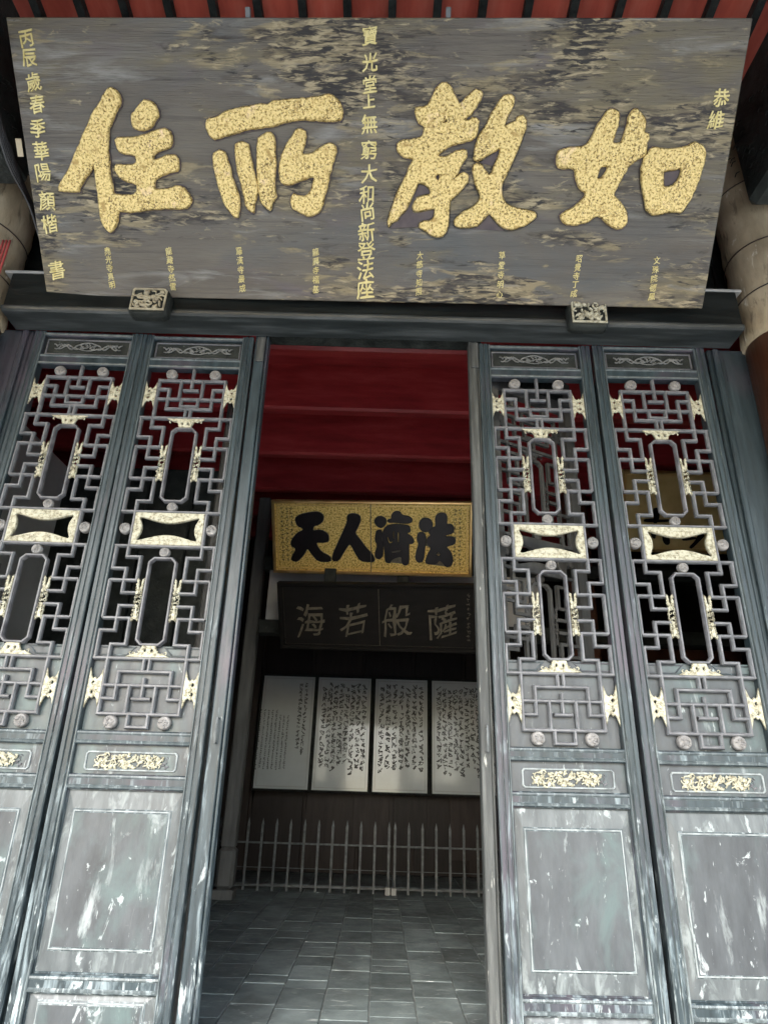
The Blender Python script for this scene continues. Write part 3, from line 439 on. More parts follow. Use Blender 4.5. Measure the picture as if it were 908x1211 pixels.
    # gilt carvings
    def bracket(sx, zc, hgt):
        h = hgt / 2; L = []
        pts = [(-.243, h), (-.237, h * .72), (-.226, h * .50), (-.218, h * .60), (-.208, h * .46), (-.196, h * .6), (-.188, h * .95), (-.184, h * .2), (-.184, -h * .2), (-.188, -h * .95), (-.196, -h * .6), (-.208, -h * .46), (-.218, -h * .60), (-.226, -h * .50), (-.237, -h * .72), (-.243, -h)]
        loops = [[(-sx * x, zc + z) for x, z in pts]]
        for s2 in (-1, 1):
            loops.append([(-sx * (-.222 + .0095 * math.cos(a * PI / 3)), zc + s2 * h * .28 + .0115 * math.sin(a * PI / 3)) for a in range(6)])
        me = curve_mesh('corner_bracket', loops, gold_carve, .014, .003)
        o = link('corner_bracket', me, t, (0, LY - .006, 0))
        m = MB(); carve_cluster(m, -sx * -.206 - .014, -sx * -.206 + .014, zc - h * .35, zc + h * .35, -.014, 9, .008); m.build('carving', gold_carve, o, True)['kind'] = 'stuff'
    for sx in (-1, 1): bracket(sx, 1.872, .135); bracket(sx, .335, .145)
    def curls(mb, pts, y, sx, x0, r=.0027):
        for dx, dz, R0, a0, sw in pts:
            mb.tube([(x0 + sx * (dx + R0 * math.cos(a0 + sw * k / 6) * (1 - k / 10)), y - .002 * (k % 2), dz + R0 * math.sin(a0 + sw * k / 6) * (1 - k / 10)) for k in range(7)], [r * (1.25 - k * .1) for k in range(7)], 5)
    def side_orn(sx, zc, h, w=.030):
        pts = []
        half = [(.0, .30), (.16, .40), (.14, .55), (.42, .62), (.50, .92), (.72, .96), (.62, .70), (.80, .62), (.58, .44), (.86, .34), (.62, .22), (.88, .10), (.7, 0)]
        q = [(a, b) for a, b in half] + [(a, -b) for a, b in half[::-1][1:]]
        L = [(x, z) for x, z in q] + [(-x, z) for x, z in q[::-1][1:-1]]
        loops = [[(sx * .0885 + x * w * .58, zc + z * h / 2) for x, z in L]]
        for s2 in (-1, 1):
            loops.append([(sx * .0885 + .0075 * math.cos(a * PI / 3), zc + s2 * h * .17 + .009 * math.sin(a * PI / 3)) for a in range(6)])
        o = link('side_ornament', curve_mesh('side_ornament', loops, gold_carve, .016, .003), t, (0, LY - .005, 0))
        m = MB()
        for e in (-1, 1): curls(m, [(e * .010, zc + s2 * h * q, .0075, 1.2 * q * 9, 4.6 * e) for s2 in (-1, 1) for q in (.06, .17, .27, .36, .45)], -.012, 1, sx * .0885)
        carve_cluster(m, sx * .0885 - .012, sx * .0885 + .012, zc - h * .30, zc + h * .30, -.015, 12, .006); m.build('carving', gold_carve, o, True)['kind'] = 'stuff'
    for sx in (-1, 1): side_orn(sx, 1.463, .205); side_orn(sx, .742, .205)
    def cap_orn(zb, s, w):
        L = [(-.098, 0), (-.07, -.012), (-.05, -.010), (-.038, -.030), (-.032, -.047), (.032, -.047), (.038, -.030), (.05, -.010), (.07, -.012), (.098, 0)]
        L = [(x * w, zb + s * z) for x, z in L]
        loops = [L] + [[(k * .017 * w + .0085 * math.cos(a * PI / 3), zb - s * .027 + .011 * math.sin(a * PI / 3)) for a in range(6)] for k in (-1, 1)]
        o = link('cap_ornament', curve_mesh('cap_ornament', loops, gold_carve, .016, .003), t, (0, LY - .006, 0))
        m = MB()
        for e in (-1, 1): curls(m, [(e * (.030 + .016 * q), zb - s * (.012 + .004 * (q % 2)), .008, q * 1.7, 4.5 * e) for q in range(4)], -.013, 1, 0)
        carve_cluster(m, -.07 * w, .07 * w, zb - s * .020, zb - s * .004, -.015, 12, .006); m.build('carving', gold_carve, o, True)['kind'] = 'stuff'
    cap_orn(1.721, 1, .9); cap_orn(.477, -1, .9)
    # gilt frame with waisted opening
    n = 14; op = []
    for k in range(n + 1): u = -1 + 2 * k / n; op.append((u * .143, 1.163 - .030 * math.cos(u * PI / 2) ** 1.3 if abs(u) < .999 else 1.163))
    right = [(.143, 1.163), (.149, 1.154), (.142, 1.138), (.134, 1.120), (.132, 1.099), (.134, 1.078), (.142, 1.060), (.149, 1.044), (.143, 1.035)]
    bot = [(u * .143, 1.035 + .030 * max(0, math.cos(u * PI / 2)) ** 1.3) for u in [1 - 2 * k / n for k in range(n + 1)]]
    left = [(-x, z) for x, z in right[::-1]]
    hole = op[1:-1] + right + bot[1:-1] + left
    outer = [(-.168, 1.018), (.168, 1.018), (.168, 1.182), (-.168, 1.182)]
    gf = link('gilt_frame', curve_mesh('gilt_frame', [outer, hole], gold_carve, .022, .003), t, (0, LY, 0))
    m = MB()
    for k in range(34):
        u = random.uniform(-1, 1); s = random.choice((-1, 1)); x = u * .125; zc = 1.10 + s * (.062 + .006 * abs(u)); 
        m.blob((x, -.0225, zc - s * .004 * random.random()), (.006 * random.uniform(.6, 1.6), .0022, .0022), 6, 4, random.uniform(-.6, .6))
    for k in range(14): m.blob((random.choice((-1, 1)) * random.uniform(.146, .160), -.0225, random.uniform(1.05, 1.15)), (.002, .002, .006), 6, 4, random.uniform(-.6, .6))
    m.build('carving', gold_carve, gf, True)['kind'] = 'stuff'
    # backing board behind the lower grille
    m = MB(); m.box(-.2452, .2452, .0135, .022, .150, .530, .002); bb = m.build('backing_board', panel_paint, t)
    m = MB(); m.path([(-.236, .485), (-.105, .485), (-.07, .520), (-.236, .520)], .006, .003, .0135, True); m.build('bead', slate, bb); m = MB(); m.path([(.236, .485), (.105, .485), (.07, .520), (.236, .520)], .006, .003, .0135, True); m.build('bead', slate, bb)
    # waist panel with gilt relief
    m = MB(); m.box(-.2455, .2455, .002, .02, -.024, .098); wp = m.build('waist_panel', panel_paint, t)
    m = MB(); m.path([(-.186, -.006), (.186, -.006), (.194, .002), (.194, .058), (.186, .066), (-.186, .066), (-.194, .058), (-.194, .002)], .008, .007, .002, True); m.build('bead', bead_paint, t)
    m = MB(); carve_cluster(m, -.15, .13, .004, .056, -.001, 110, .0105, .6)
    for k in range(7):
        a = -.13 + .04 * k; m.tube([(a, -.003, .01), (a + .012, -.006, .028 + .01 * (k % 2)), (a + .03, -.006, .05 - .012 * (k % 3))], .0042, 5)
    m.build('gilt_relief', gold_carve, wp, True)
    m = MB(); carve_cluster(m, .12, .17, .006, .052, -.001, 10, .006, .4); m.build('floral_relief', lattice_paint, wp, True)
    # big panel and foot panel
    def panel(z0, z1, f0, f1):
        m = MB(); m.box(-.2455, .2455, .004, .02, z0, z1); p = m.build('panel', panel_paint, t)
        # sloping margin up to the raised field
        a = [(-.240, z0 + .004), (.240, z0 + .004), (.240, z1 - .004), (-.240, z1 - .004)]; b = [(-.206, f0 - .010), (.206, f0 - .010), (.206, f1 + .010), (-.206, f1 + .010)]
        c = [(-.197, f0), (.197, f0), (.197, f1), (-.197, f1)]; d = [(-.192, f0 + .005), (.192, f0 + .005), (.192, f1 - .005), (-.192, f1 - .005)]
        ys = (.0035, -.003, -.0085, -.0115); vs = []; fs = []
        for L, y in zip((a, b, c, d), ys): vs += [(x, y, z) for x, z in L]
        for r in range(3):
            for k in range(4): fs.append((r * 4 + k, r * 4 + (k + 1) % 4, r * 4 + 4 + (k + 1) % 4, r * 4 + 4 + k))
        fs.append((12, 13, 14, 15)); m = MB(); m.add(vs, fs); rf = m.build('raised_field', panel_paint, p); rf.data.materials.append(margin_wear); rf.data.materials.append(edge_wear)
        for q in rf.data.polygons: q.material_index = 1 if q.index < 4 else (2 if q.index < 12 else 0)
        m = MB(); m.path([(-.199, f0 - .002), (.199, f0 - .002), (.199, f1 + .002), (-.199, f1 + .002)], .006, .004, -.006, True); m.build('bead', bead_paint, p)
        m = MB(); m.path([(-.243, z0 + .003), (.243, z0 + .003), (.243, z1 - .003), (-.243, z1 - .003)], .007, .007, .004, True); m.build('bead', slate, p)
    panel(-.740, -.082, -.655, -.168)
    panel(-1.001, -.799, -.965, -.832)
    tag(t, label, 'door leaf', 'latticed door leaves')
    return t
bar_edge = material('bar_edge_highlight', [(0.075, 0.08, 0.085), (0.19, 0.20, 0.21)], (1, 1, 1), 22, rough=0.4, bump=0.3)  # paler chamfers put edge highlights into the colour of the lattice bars
boss_paint = material('boss_paint', [(0.1105, 0.1062, 0.102), (0.255, 0.2465, 0.238)], (1, 1, 1), 40, rough=0.5, bump=0.5)
head_relief = material('head_relief_paint', [(0.07, 0.075, 0.07), (0.20, 0.205, 0.20)], (1, 1, 1), 40, rough=0.4, bump=0.3)
bead_paint = material('rubbed_bead_paint', [(0.104, 0.12, 0.124), (0.336, 0.368, 0.368)], (6, 6, 3), 5, rough=0.45, bump=0.3)
def copy_tree(o, parent=None):
    c = o.copy(); COL.objects.link(c)
    if parent: c.parent = parent
    for ch in o.children: copy_tree(ch, c)
    return c
def ungild(o):
    for c in o.children:
        if c.type == 'MESH' and c.data.materials[0] in (gold_carve, boss_paint, lattice_paint, head_relief, slate, panel_paint):
            c.material_slots[0].link = 'OBJECT'; c.material_slots[0].material = inner_paint
        ungild(c)
inner_paint = material('unpainted_leaf_back', [(0.05, 0.048, 0.045), (0.10, 0.10, 0.095)], (6, 6, 1), 3, rough=0.55, bump=0.3)
leaf = make_leaf('latticed slate door leaf, leftmost of the four closed leaves, beside the left column')
LEAVES = [(-1.6665, .0014, .972, .9861, .004, None),
          (-1.0486, .0063, .9889, .9825, -.0032, 'latticed slate door leaf just left of the open doorway'),
          (.8019, -.0085, .9906, .9916, -.0088, 'latticed slate door leaf just right of the open doorway, left neighbour of the rightmost'),
          (1.4318, -.0063, .9982, .9971, -.0111, 'rightmost latticed slate door leaf, second gold plaque showing through its lattice')]
for i, (x, z, sx, sz, a, lab) in enumerate(LEAVES):
    o = leaf if i == 0 else copy_tree(leaf)
    o.location = (x, 2.95, z); o.rotation_euler = (0, a, 0); o.scale = (sx, 1, sz)
    if lab: o['label'] = lab
o = copy_tree(leaf); a = math.radians(62); o.scale = (.98, 1, .985); o.rotation_euler = (0, 0, -(PI / 2 + a)); ungild(o)
o.location = (.53 + .30 * math.sin(a), 3.04 + .30 * math.cos(a), 0); o['label'] = 'door leaf swung open inwards, dimly seen behind the leaf right of the doorway'
o = copy_tree(leaf); a = math.radians(24); o.scale = (.98, 1, .985); o.rotation_euler = (0, 0, PI / 2 + a); ungild(o)
o.location = (-.76 - .30 * math.sin(a), 3.04 + .30 * math.cos(a), 0); o['label'] = 'door leaf swung open inwards, seen dimly behind the leaf left of the doorway'

# door posts at the two sides of the opening
def post(xt, xb, w, lab):
    t = empty('door_post', ((xt + xb) / 2, 2.94, GZ))
    m = MB(); zt = 3.335; s = (xt - xb)
    for x0, x1, y0 in ((-w / 2, w * .28, -.012), (w * .31, w / 2, -.004)):
        k = [(x0, .05), (x0, y0 + .004), (x0 + .004, y0), (x1 - .004, y0), (x1, y0 + .004), (x1, .05)]
        n = len(k); vs = [(p[0] - s / 2, p[1], 0) for p in k] + [(p[0] + s / 2, p[1], zt) for p in k]
        fs = [(i, (i + 1) % n, n + (i + 1) % n, n + i) for i in range(n)] + [tuple(range(n))[::-1], tuple(range(n, 2 * n))]
        q = MB(); q.add(vs, fs); q.build('post_face', slate if xt < 0 else jamb_wood, t)
    h = MB(); h.box(-.022, .022, -.024, -.012, 3.16, 3.32, .004); hh = h.build('hinge_block', jamb_wood, t); hh.location.x = s / 2
    m = MB(); m.tube([(.0, -.014, 1.32), (.0, -.035, 1.32), (.0, -.04, 1.29), (.0, -.04, 1.25), (.0, -.035, 1.22), (.0, -.014, 1.22)], .005, 6); m.build('pull_ring', iron, t)
    tag(t, lab, 'door post')
post(-.708, -.682, .070, 'worn narrow post on the left side of the open doorway')
post(.452, .466, .056, 'worn bleached post on the right side of the open doorway')
m = MB(); m.box(-.74, .50, 2.93, 3.05, 2.262, 2.30, .004); tag(m.build('header_strip', black_wood), 'dark strip of wood across the top of the open doorway', 'strip')

# ------------------------------------------------------------------ columns and beams
def column(x, lab):
    t = empty('column', (x, 2.85, GZ))
    def lathe(prof, seg=40):
        vs = []; fs = []
        for r, z in prof:
            for k in range(seg): vs.append((r * math.cos(2 * PI * k / seg), r * math.sin(2 * PI * k / seg), z))
        for i in range(len(prof) - 1):
            for k in range(seg): fs.append((i * seg + k, i * seg + (k + 1) % seg, (i + 1) * seg + (k + 1) % seg, (i + 1) * seg + k))
        fs += [tuple(range(seg))[::-1], tuple((len(prof) - 1) * seg + k for k in range(seg))]
        m = MB(); m.add(vs, fs); return m
    lathe([(.30, 0), (.31, .06), (.29, .16), (.25, .2)]).build('base', stone, t, True)
    lathe([(.196, .2), (.198, 3.36)]).build('shaft', brown_col, t, True)
    pr = [(.199, 3.31), (.209, 3.315)]
    for k in range(1, 34): pr.append((.209 + .0035 * math.sin(k * 1.7) + random.uniform(-.002, .002), 3.315 + k * .053))
    lathe(pr).build('wrapping', wrap, t, True)
    for z in (3.56, 3.86, 4.3):
        m = MB(); m.tube([(.214 * math.cos(a * PI / 18), .214 * math.sin(a * PI / 18), z + .02 * math.sin(a * PI / 18 + z)) for a in range(37)], .0035, 6); m.build('tie_cord', hall_wood, t, True)
    tag(t, lab, 'column'); return t
column(2.118, 'right column, dark brown below and covered in pale weathered wrapping above the lintel')
column(-2.324, 'left column covered in pale weathered wrapping, cables hanging beside it')
def eave_beam(x, lab):
    t = empty('eave_beam', (x, 1.2, 3.315))
    m = MB(); m.box(-.205, .205, -1.2, 1.42, -.385, .385, .035); m.build('beam', black_wood, t)
    m = MB(); s = -1 if x > 0 else 1
    for k in range(60):
        yy = random.uniform(.5, 1.45); zz = random.uniform(-.24, .24); m.tube([(s * .207, yy, zz), (s * .211, yy + .02, zz + .012), (s * .207, yy + .045, zz + .01)], .003, 4)
    m.build('chisel_marks', black_wood, t)['kind'] = 'stuff'
    tag(t, lab, 'beam')
eave_beam(2.12, 'dark carved beam running outwards from the top of the right column')
eave_beam(-2.215, 'dark carved beam running outwards from the top of the left column')

# cables by the left column
def cable(pts, r, mat, lab, group=None):
    P = [Vector(p) for p in pts]; Q = []
    for i in range(len(P) - 1):
        p0, p1, p2, p3 = P[max(i - 1, 0)], P[i], P[i + 1], P[min(i + 2, len(P) - 1)]
        for k in range(5):
            u = k / 5; Q.append(.5 * ((2 * p1) + (-p0 + p2) * u + (2 * p0 - 5 * p1 + 4 * p2 - p3) * u * u + (-p0 + 3 * p1 - 3 * p2 + p3) * u ** 3))
    Q.append(P[-1]); m = MB(); m.tube(Q, r, 6); tag(m.build('cable', mat, None, True), lab, 'cable', group)
BL = [w_ + ' of the six black cables sagging beside the left column' for w_ in ('topmost', 'second from the top', 'third from the top', 'fourth from the top', 'fifth from the top', 'lowest')]
for k in range(6):
    d = .022 * k
    cable([(-2.01 + d * .3, 2.0 - d, 3.42 - d), (-2.03 + d * .5, 2.3, 3.10 - d * 2), (-1.97 + d * .4, 2.55, 2.85 - d), (-1.90 + d * .3, 2.78, 2.72 - d * 1.5), (-1.80 + d, 2.90, 2.60 + d * .4)], .007, rubber,
          BL[k], 'black cables by the left column')
for k in range(3):
    d = .03 * k
    cable([(-1.98 + d, 2.86, 2.95 - d), (-1.93 + d, 2.84, 2.70), (-1.90 + d, 2.84, 2.58 + d * .3), (-1.84 + d, 2.86, 2.56), (-1.82 + d, 2.88, 2.70 - d)], .005, rubber,
          ('left', 'middle', 'right')[k] + ' one of three thin black cable loops on the left end of the lintel', 'thin looped cables above the lintel')
for k in range(3):
    d = .018 * k
    cable([(-2.085 + d, 2.66, 2.60), (-2.10 + d, 2.68, 2.30), (-2.085 + d * .6, 2.72, 2.15), (-2.11 + d, 2.74, 1.95), (-2.14 + d * .5, 2.74, 1.5)], .006, red_rubber,
          ('left', 'middle', 'right')[k] + ' one of three red cables hanging beside the left column', 'red cables by the left column')

# ------------------------------------------------------------------ name plaques
def plaque_root(name, D, label, cat='plaque'):
    o = empty(name); R = Matrix(D[1]).to_4x4(); R.translation = Vector(D[0]); o.matrix_world = R; tag(o, label, cat); return o
def board(D, th, mat, name='board', parent=None, c=.004):
    m = MB(); m.box(-D[2] / 2, D[2] / 2, 0, th, 0, D[3], c); return m.build(name, mat, parent)
big = plaque_root('hanging_plaque', BIG, 'huge weathered wooden plaque with four large gilt characters, leaning out above the doors')
board(BIG, .06, plaque_wood, 'board', big)
for key in ('zhu', 'suo', 'jiao', 'ru'):
    loops = [ragged(L) for L in DATA[key]]
    # the outer outlines only, for the dark lacquer edge
    o = link('character_edge', curve_mesh('character_edge', [smooth_loop(L, 1) for L in DATA[key]], outline_paint, .006, 0, .010), big)
    link('gilt_character', curve_mesh('gilt_character', loops, gold_leaf, .022, .006), big)
for key, nm, wsc in (('colophon', 'inscription', .95), ('dedication', 'inscription', .95), ('honour', 'inscription', .95)):
    zs = [q[2] for q in DATA[key]]
    for i, (ch, x, z, hh) in enumerate(DATA[key]):
        gap = min([abs(zs[i] - zs[j]) for j in (i - 1, i + 1) if 0 <= j < len(zs)])
        m = MB(); glyph_solid(m, ch, x, z, min(hh * .9, gap * .95) if ch != '上' else hh * .7, 0, .004, .95, random.uniform(-.05, .05), .0011, .026, .10); m.build('small_character', gold_text, big)
for k in range(8):
    for ch, x, z, hh in DATA['n%d' % k]:
        m = MB(); glyph_solid(m, ch, x, z, hh * .92, 0, .003, .88, random.uniform(-.08, .08), .0003, .035, .12); m.build('tiny_character', gold_text, big)
m = MB(); m.box(-1.765, -1.735, -.0015, -.0003, .66, .74); o = m.build('paper_strip', wrap, big)
for x in (-.57, .36):
    m = MB(); m.box(x - .012, x + .012, .01, .03, BIG[3], BIG[3] + .045, .003); m.build('hook', iron, big)
# carved rests under the plaque
def rest(x, lab, mat):
    t = empty('plaque_rest', (x, 2.695, 2.245))
    m = MB(); L = [(-.092, -.062), (-.075, -.076), (.075, -.076), (.092, -.062), (.096, .05), (.078, .074), (-.085, .074), (-.094, .062)]
    me = curve_mesh('block', [L], black_wood, .07, .006); link('block', me, t, (0, .055, 0))
    m.path([(-.084, -.060), (.084, -.060), (.086, .056), (.074, .066), (-.078, .066), (-.084, .056)], .010, .010, -.018, True); m.build('rim', mat, t)
    m = MB(); carve_cluster(m, -.066, .066, -.048, .05, -.02, 46, .017, .7); o = m.build('carving', mat, t, True); o['kind'] = 'stuff'
    tag(t, lab, 'carved block')
rest(-1.255, 'carved square wooden block under the left end of the big plaque', chalk_m)
rest(1.010, 'carved square wooden block under the right end of the big plaque', gold_carve)

def frame_plaque(name, D, label, ground, trim, fw, fd):
    t = plaque_root(name, D, label); board(D, .05, ground, 'board', t)
    w, h = D[2] / 2, D[3]
    m = MB(); m.path([(-w + fw / 2, fw / 2), (w - fw / 2, fw / 2), (w - fw / 2, h - fw / 2), (-w + fw / 2, h - fw / 2)], fw, fd, 0, True); m.build('frame', trim, t)
    m = MB(); k = fw * 1.6; m.path([(-w + k, k), (w - k, k), (w - k, h - k), (-w + k, h - k)], fw * .25, fd * .4, 0, True); m.build('inner_bead', trim, t); return t
gp = frame_plaque('gold_plaque', GOLD, 'bright gold plaque with four thick black characters hanging in the doorway', gold_plate, gold_trim, .032, .022)
for key in ('tian', 'ren', 'ji', 'fa'):
    link('character_edge', curve_mesh('character_edge', [smooth_loop(L, 1) for L in DATA[key]], dull_char, .003, 0, .0 if key == 'ji' else .010), gp)
    link('black_character', curve_mesh('black_character', [smooth_loop(L, 2 if key == 'ji' else 1) for L in DATA[key]], black_ink, .018, .003, 0 if key == 'ji' else .004), gp)
def tiny_columns(t, xs, z0, z1, s, mat, name):
    for x in xs:
        m = MB(); z = z1
        while z > z0:
            for _ in range(4):
                a = random.uniform(-.5, .5) + random.choice((0, PI / 2)); l = s * random.uniform(.25, .5); cx = x + random.uniform(-.25, .25) * s; cz = z + random.uniform(-.25, .25) * s
                dx, dz = math.cos(a) * l, math.sin(a) * l; nx, nz = -math.sin(a) * s * .06, math.cos(a) * s * .06
                yy = -.0012 - random.random() * .0006
                m.add([(cx - dx + nx, yy, cz - dz + nz), (cx - dx - nx, yy, cz - dz - nz), (cx + dx - nx * .4, yy, cz + dz - nz * .4), (cx + dx + nx * .4, yy, cz + dz + nz * .4)], [(0, 1, 2, 3)])
            z -= s * random.uniform(1.05, 1.3)
        m.build(name, mat, t)['kind'] = 'stuff'
tiny_columns(gp, (-.862, -.815, -.765), .10, .64, .036, black_ink, 'small_inscription')
tiny_columns(gp, (.80, .845), .10, .64, .036, black_ink, 'small_inscription')
m = MB(); m.box(.0, .005, -.024, -.001, .03, .69); m.build('board_joint', dull_char, gp)
dp = frame_plaque('dark_plaque', DARK, 'near-black plaque with faint carved characters below the gold plaque', dark_plaque_wood, dark_plaque_wood, .03, .02)
m = MB(); w, h = DARK[2] / 2, DARK[3]; m.path([(-w + .05, .05), (w - .05, .05), (w - .05, h - .05), (-w + .05, h - .05)], .005, .003, 0, True); m.build('gilt_line', dull_char, dp)
m = MB(); m.path([(.02, .05), (.02, h - .05)], .005, .003, 0); m.build('gilt_line', dull_char, dp)
for ch, x, z, hh in DATA['dchars']:
    m = MB(); glyph_solid(m, ch, x, z, hh * .95, 0, .008, .85, random.uniform(-.08, .02), .0, .035, .16); m.build('carved_character', dull_char, dp)
tiny_columns(dp, (.83,), .12, .54, .035, dull_char, 'small_inscription')

# hangers between the two inner plaques and the plaster band behind them
for k, x in enumerate((-.52, .18)):
    m = MB(); m.box(x - .055, x + .055, 5.98, 6.03, 1.60, 1.86, .004); tag(m.build('plaque_hanger', black_wood), ('dark wooden strap joining the gold and dark plaques, left one', 'dark wooden strap joining the gold and dark plaques, right one')[k], 'hanger')
tb = empty('tie_beam', (0, 6.40, 1.6))
m = MB(); m.box(-1.24, 4.8, 0, .16, -.30, -.16, .01); m.build('beam', black_wood, tb)
m = MB(); m.box(-1.18, 1.6, .02, .06, -.158, .36, .004); m.build('plaster_field', plaster, tb)
m = MB(); m.box(-1.24, 4.8, 0, .16, .362, .50, .01); m.build('beam', black_wood, tb)
tag(tb, 'dark tie beam with a band of pale plaster behind the two inner plaques', 'beam')

hs = empty('hall_screen', (-2.6, 4.8, GZ)); pm2 = None
for i in range(8):
    if pm2 is None: m = MB(); m.box(-.178, .178, 0, .04, .02, 3.40, .01); pm2 = m.mesh('screen_panel', black_wood)
    link('screen_panel', pm2, hs, (1.225 - .37 * i, 0, 0))
m = MB(); m.box(-1.5, 1.41, .041, .07, .0, 3.42, .004); m.build('frame', black_wood, hs)
tag(hs, 'dark timber screen inside the hall, glimpsed through the two leaves left of the doorway', 'screen')
# second gold plaque seen through the rightmost leaf
D2 = ((3.27, 6.0, 2.13), ((1, 0, 0), (0, .88, -.475), (0, .475, .88)), 2.0, .80)
g2 = frame_plaque('gold_plaque', D2, 'second gold plaque glimpsed through the lattice of the rightmost door leaf', gold_dull, gold_trim, .03, .02)
for L in SECOND: link('black_stroke', curve_mesh('black_stroke', [smooth_loop(L, 1)], black_ink, .012, .003), g2)

# ------------------------------------------------------------------ hall interior
fl = struct(empty('hall_floor', (0, 0, GZ + .02)))
m = MB(); m.box(-5, 5.2, 2.9, 9.3, -.10, -.012); m.build('mortar_bed', mortar, fl)
x = -.724 - .2375 * 6; bricks = {}
cnt = 0
for i in range(14):
    x0 = -.724 + .2376 * (i - 6); y = 3.25 + random.uniform(0, .2); last = 0
    near = i
    while y < 7.75 and cnt < 298:
        L = random.choice((.155, .235, .235, .30, .36, .47)); key = L
        if key not in bricks:
            mm = MB(); mm.box(-.1155, .1155, -L / 2 + .0035, L / 2 - .0035, -.03, 0, .003); bricks[key] = mm.mesh('floor_brick', brick_m)
        o = link('floor_brick', bricks[key], fl, (x0 + .1188, y + L / 2, random.uniform(-.0025, .0015))); o.rotation_euler = (random.uniform(-.004, .004), random.uniform(-.006, .006), random.uniform(-.004, .004))
        y += L; cnt += 1
print('bricks', cnt)
m = MB()
for sx0, sx1 in ((-4.9, -.724 - .2376 * 6), (-.724 + .2376 * 8, 5.1)):
    xx = sx0
    while xx < sx1:
        yy = 3.2
        while yy < 9.0: m.box(xx + .004, min(xx + .234, sx1), yy + .004, yy + .46, -.03, random.uniform(-.002, 0)); yy += .47
        xx += .2376
xx = -.724 - .2376 * 6
for i in range(14): m.box(xx + .2376 * i + .004, xx + .2376 * i + .234, 8.0, 9.0, -.03, -.001)
o = m.build('far_bricks', brick_m, fl); o['kind'] = 'stuff'
# walls
for nm, b in (('hall_back_wall', (-5, 5.2, 8.95, 9.1, GZ, 4.4)), ('hall_left_wall', (-5, -4.85, 3.12, 8.95, GZ, 4.4)), ('hall_right_wall', (5.05, 5.2, 3.12, 8.95, GZ, 4.4))):
    m = MB(); m.box(*b); struct(m.build(nm, hall_wood))
bw = struct(empty('back_panelling', (0, 8.93, GZ)))
pm = None
for i in range(-7, 8):
    if pm is None: m = MB(); m.box(-.32, .32, -.03, 0, .02, 4.3, .008); pm = m.mesh('wall_panel', hall_wood)
    link('wall_panel', pm, bw, (.675 * i + .1, 0, 0))
for k, (x0, x1, z0, z1, mt) in enumerate(((-.30, .15, .32, .92, post_wood), (.2, .62, .32, .9, hall_wood), (.9, 1.7, .2, .95, hall_wood))):
    m = MB(); m.box(x0, x1, -.05, -.032, z0, z1, .004); m.build('panel_board', hall_wood if mt is post_wood else mt, bw)
# plaster on the left wall, lit by the doorway
pl = MB(); pl.box(-2.66, -2.60, 3.3, 4.78, GZ, 2.27, .004); tag(pl.build('plaster_panel', plaster), 'pale plaster partition glimpsed through the lattice of the leftmost leaf', 'wall panel')
# ceiling joists
hc = struct(empty('hall_ceiling', (0, 0, 3.0)))
m = MB(); m.box(-5, 5.2, 3.1, 9.2, .46, .50); m.build('ceiling_deck', red_in, hc)
jm = None
for yy in (4.08, 4.95, 5.82, 6.70, 7.50, 8.35):
    if jm is None: m = MB(); m.extr([(-.01, .02), (.012, 0), (.09, 0), (.11, .02), (.11, .458), (-.01, .458)], 'x', -4.9, 5.1); jm = m.mesh('joist', red_in)
    link('joist', jm, hc, (0, yy, 0))
# interior posts
def hall_post(x, y, w, lab, mt=post_wood, gp_=None):
    t = empty('hall_post', (x, y, GZ)); m = MB(); m.box(-w / 2, w / 2, -w / 2, w / 2, .45, 4.1, .012); m.build('shaft', mt, t)
    m = MB(); m.box(-w * .75, w * .75, -w * .75, w * .75, .0, .10, .01); m.box(-w * .62, w * .62, -w * .62, w * .62, .10, .45, .03); m.build('base', post_wood if mt is post_wood else hall_wood, t)
    tag(t, lab, 'post', gp_)
hall_post(-1.415, 7.0, .135, 'slender grey post on a stone base behind the left end of the fence')
hall_post(-3.2, 6.4, .26, 'thick dark hall post glimpsed through the lattice left of the doorway', brown_col)
hall_post(2.05, 6.6, .26, 'thick dark hall post glimpsed through the lattice right of the doorway', brown_col)
# dark cupboards at the sides, half seen through the lattice
for x0, x1, y0, lab in ((-3.9, -2.2, 8.2, 'dark wooden screen by the back wall, left of the calligraphy'), (2.3, 4.2, 7.6, 'brown wooden cabinet in the right part of the hall')):
    t = empty('screen' if x0 < 0 else 'cabinet', ((x0 + x1) / 2, y0, GZ)); h = (x1 - x0) / 2
    m = MB(); m.box(-h, h, 0, .4, 0, 2.6, .01); m.build('body', brown_col, t)
    for k in range(4):
        m = MB(); a = -h + .05 + k * (2 * h - .06) / 4; m.box(a, a + (2 * h - .3) / 4, -.02, -.001, .3, 2.45, .006); m.build('door', hall_wood, t)
    tag(t, lab, 'screen' if x0 < 0 else 'cabinet')

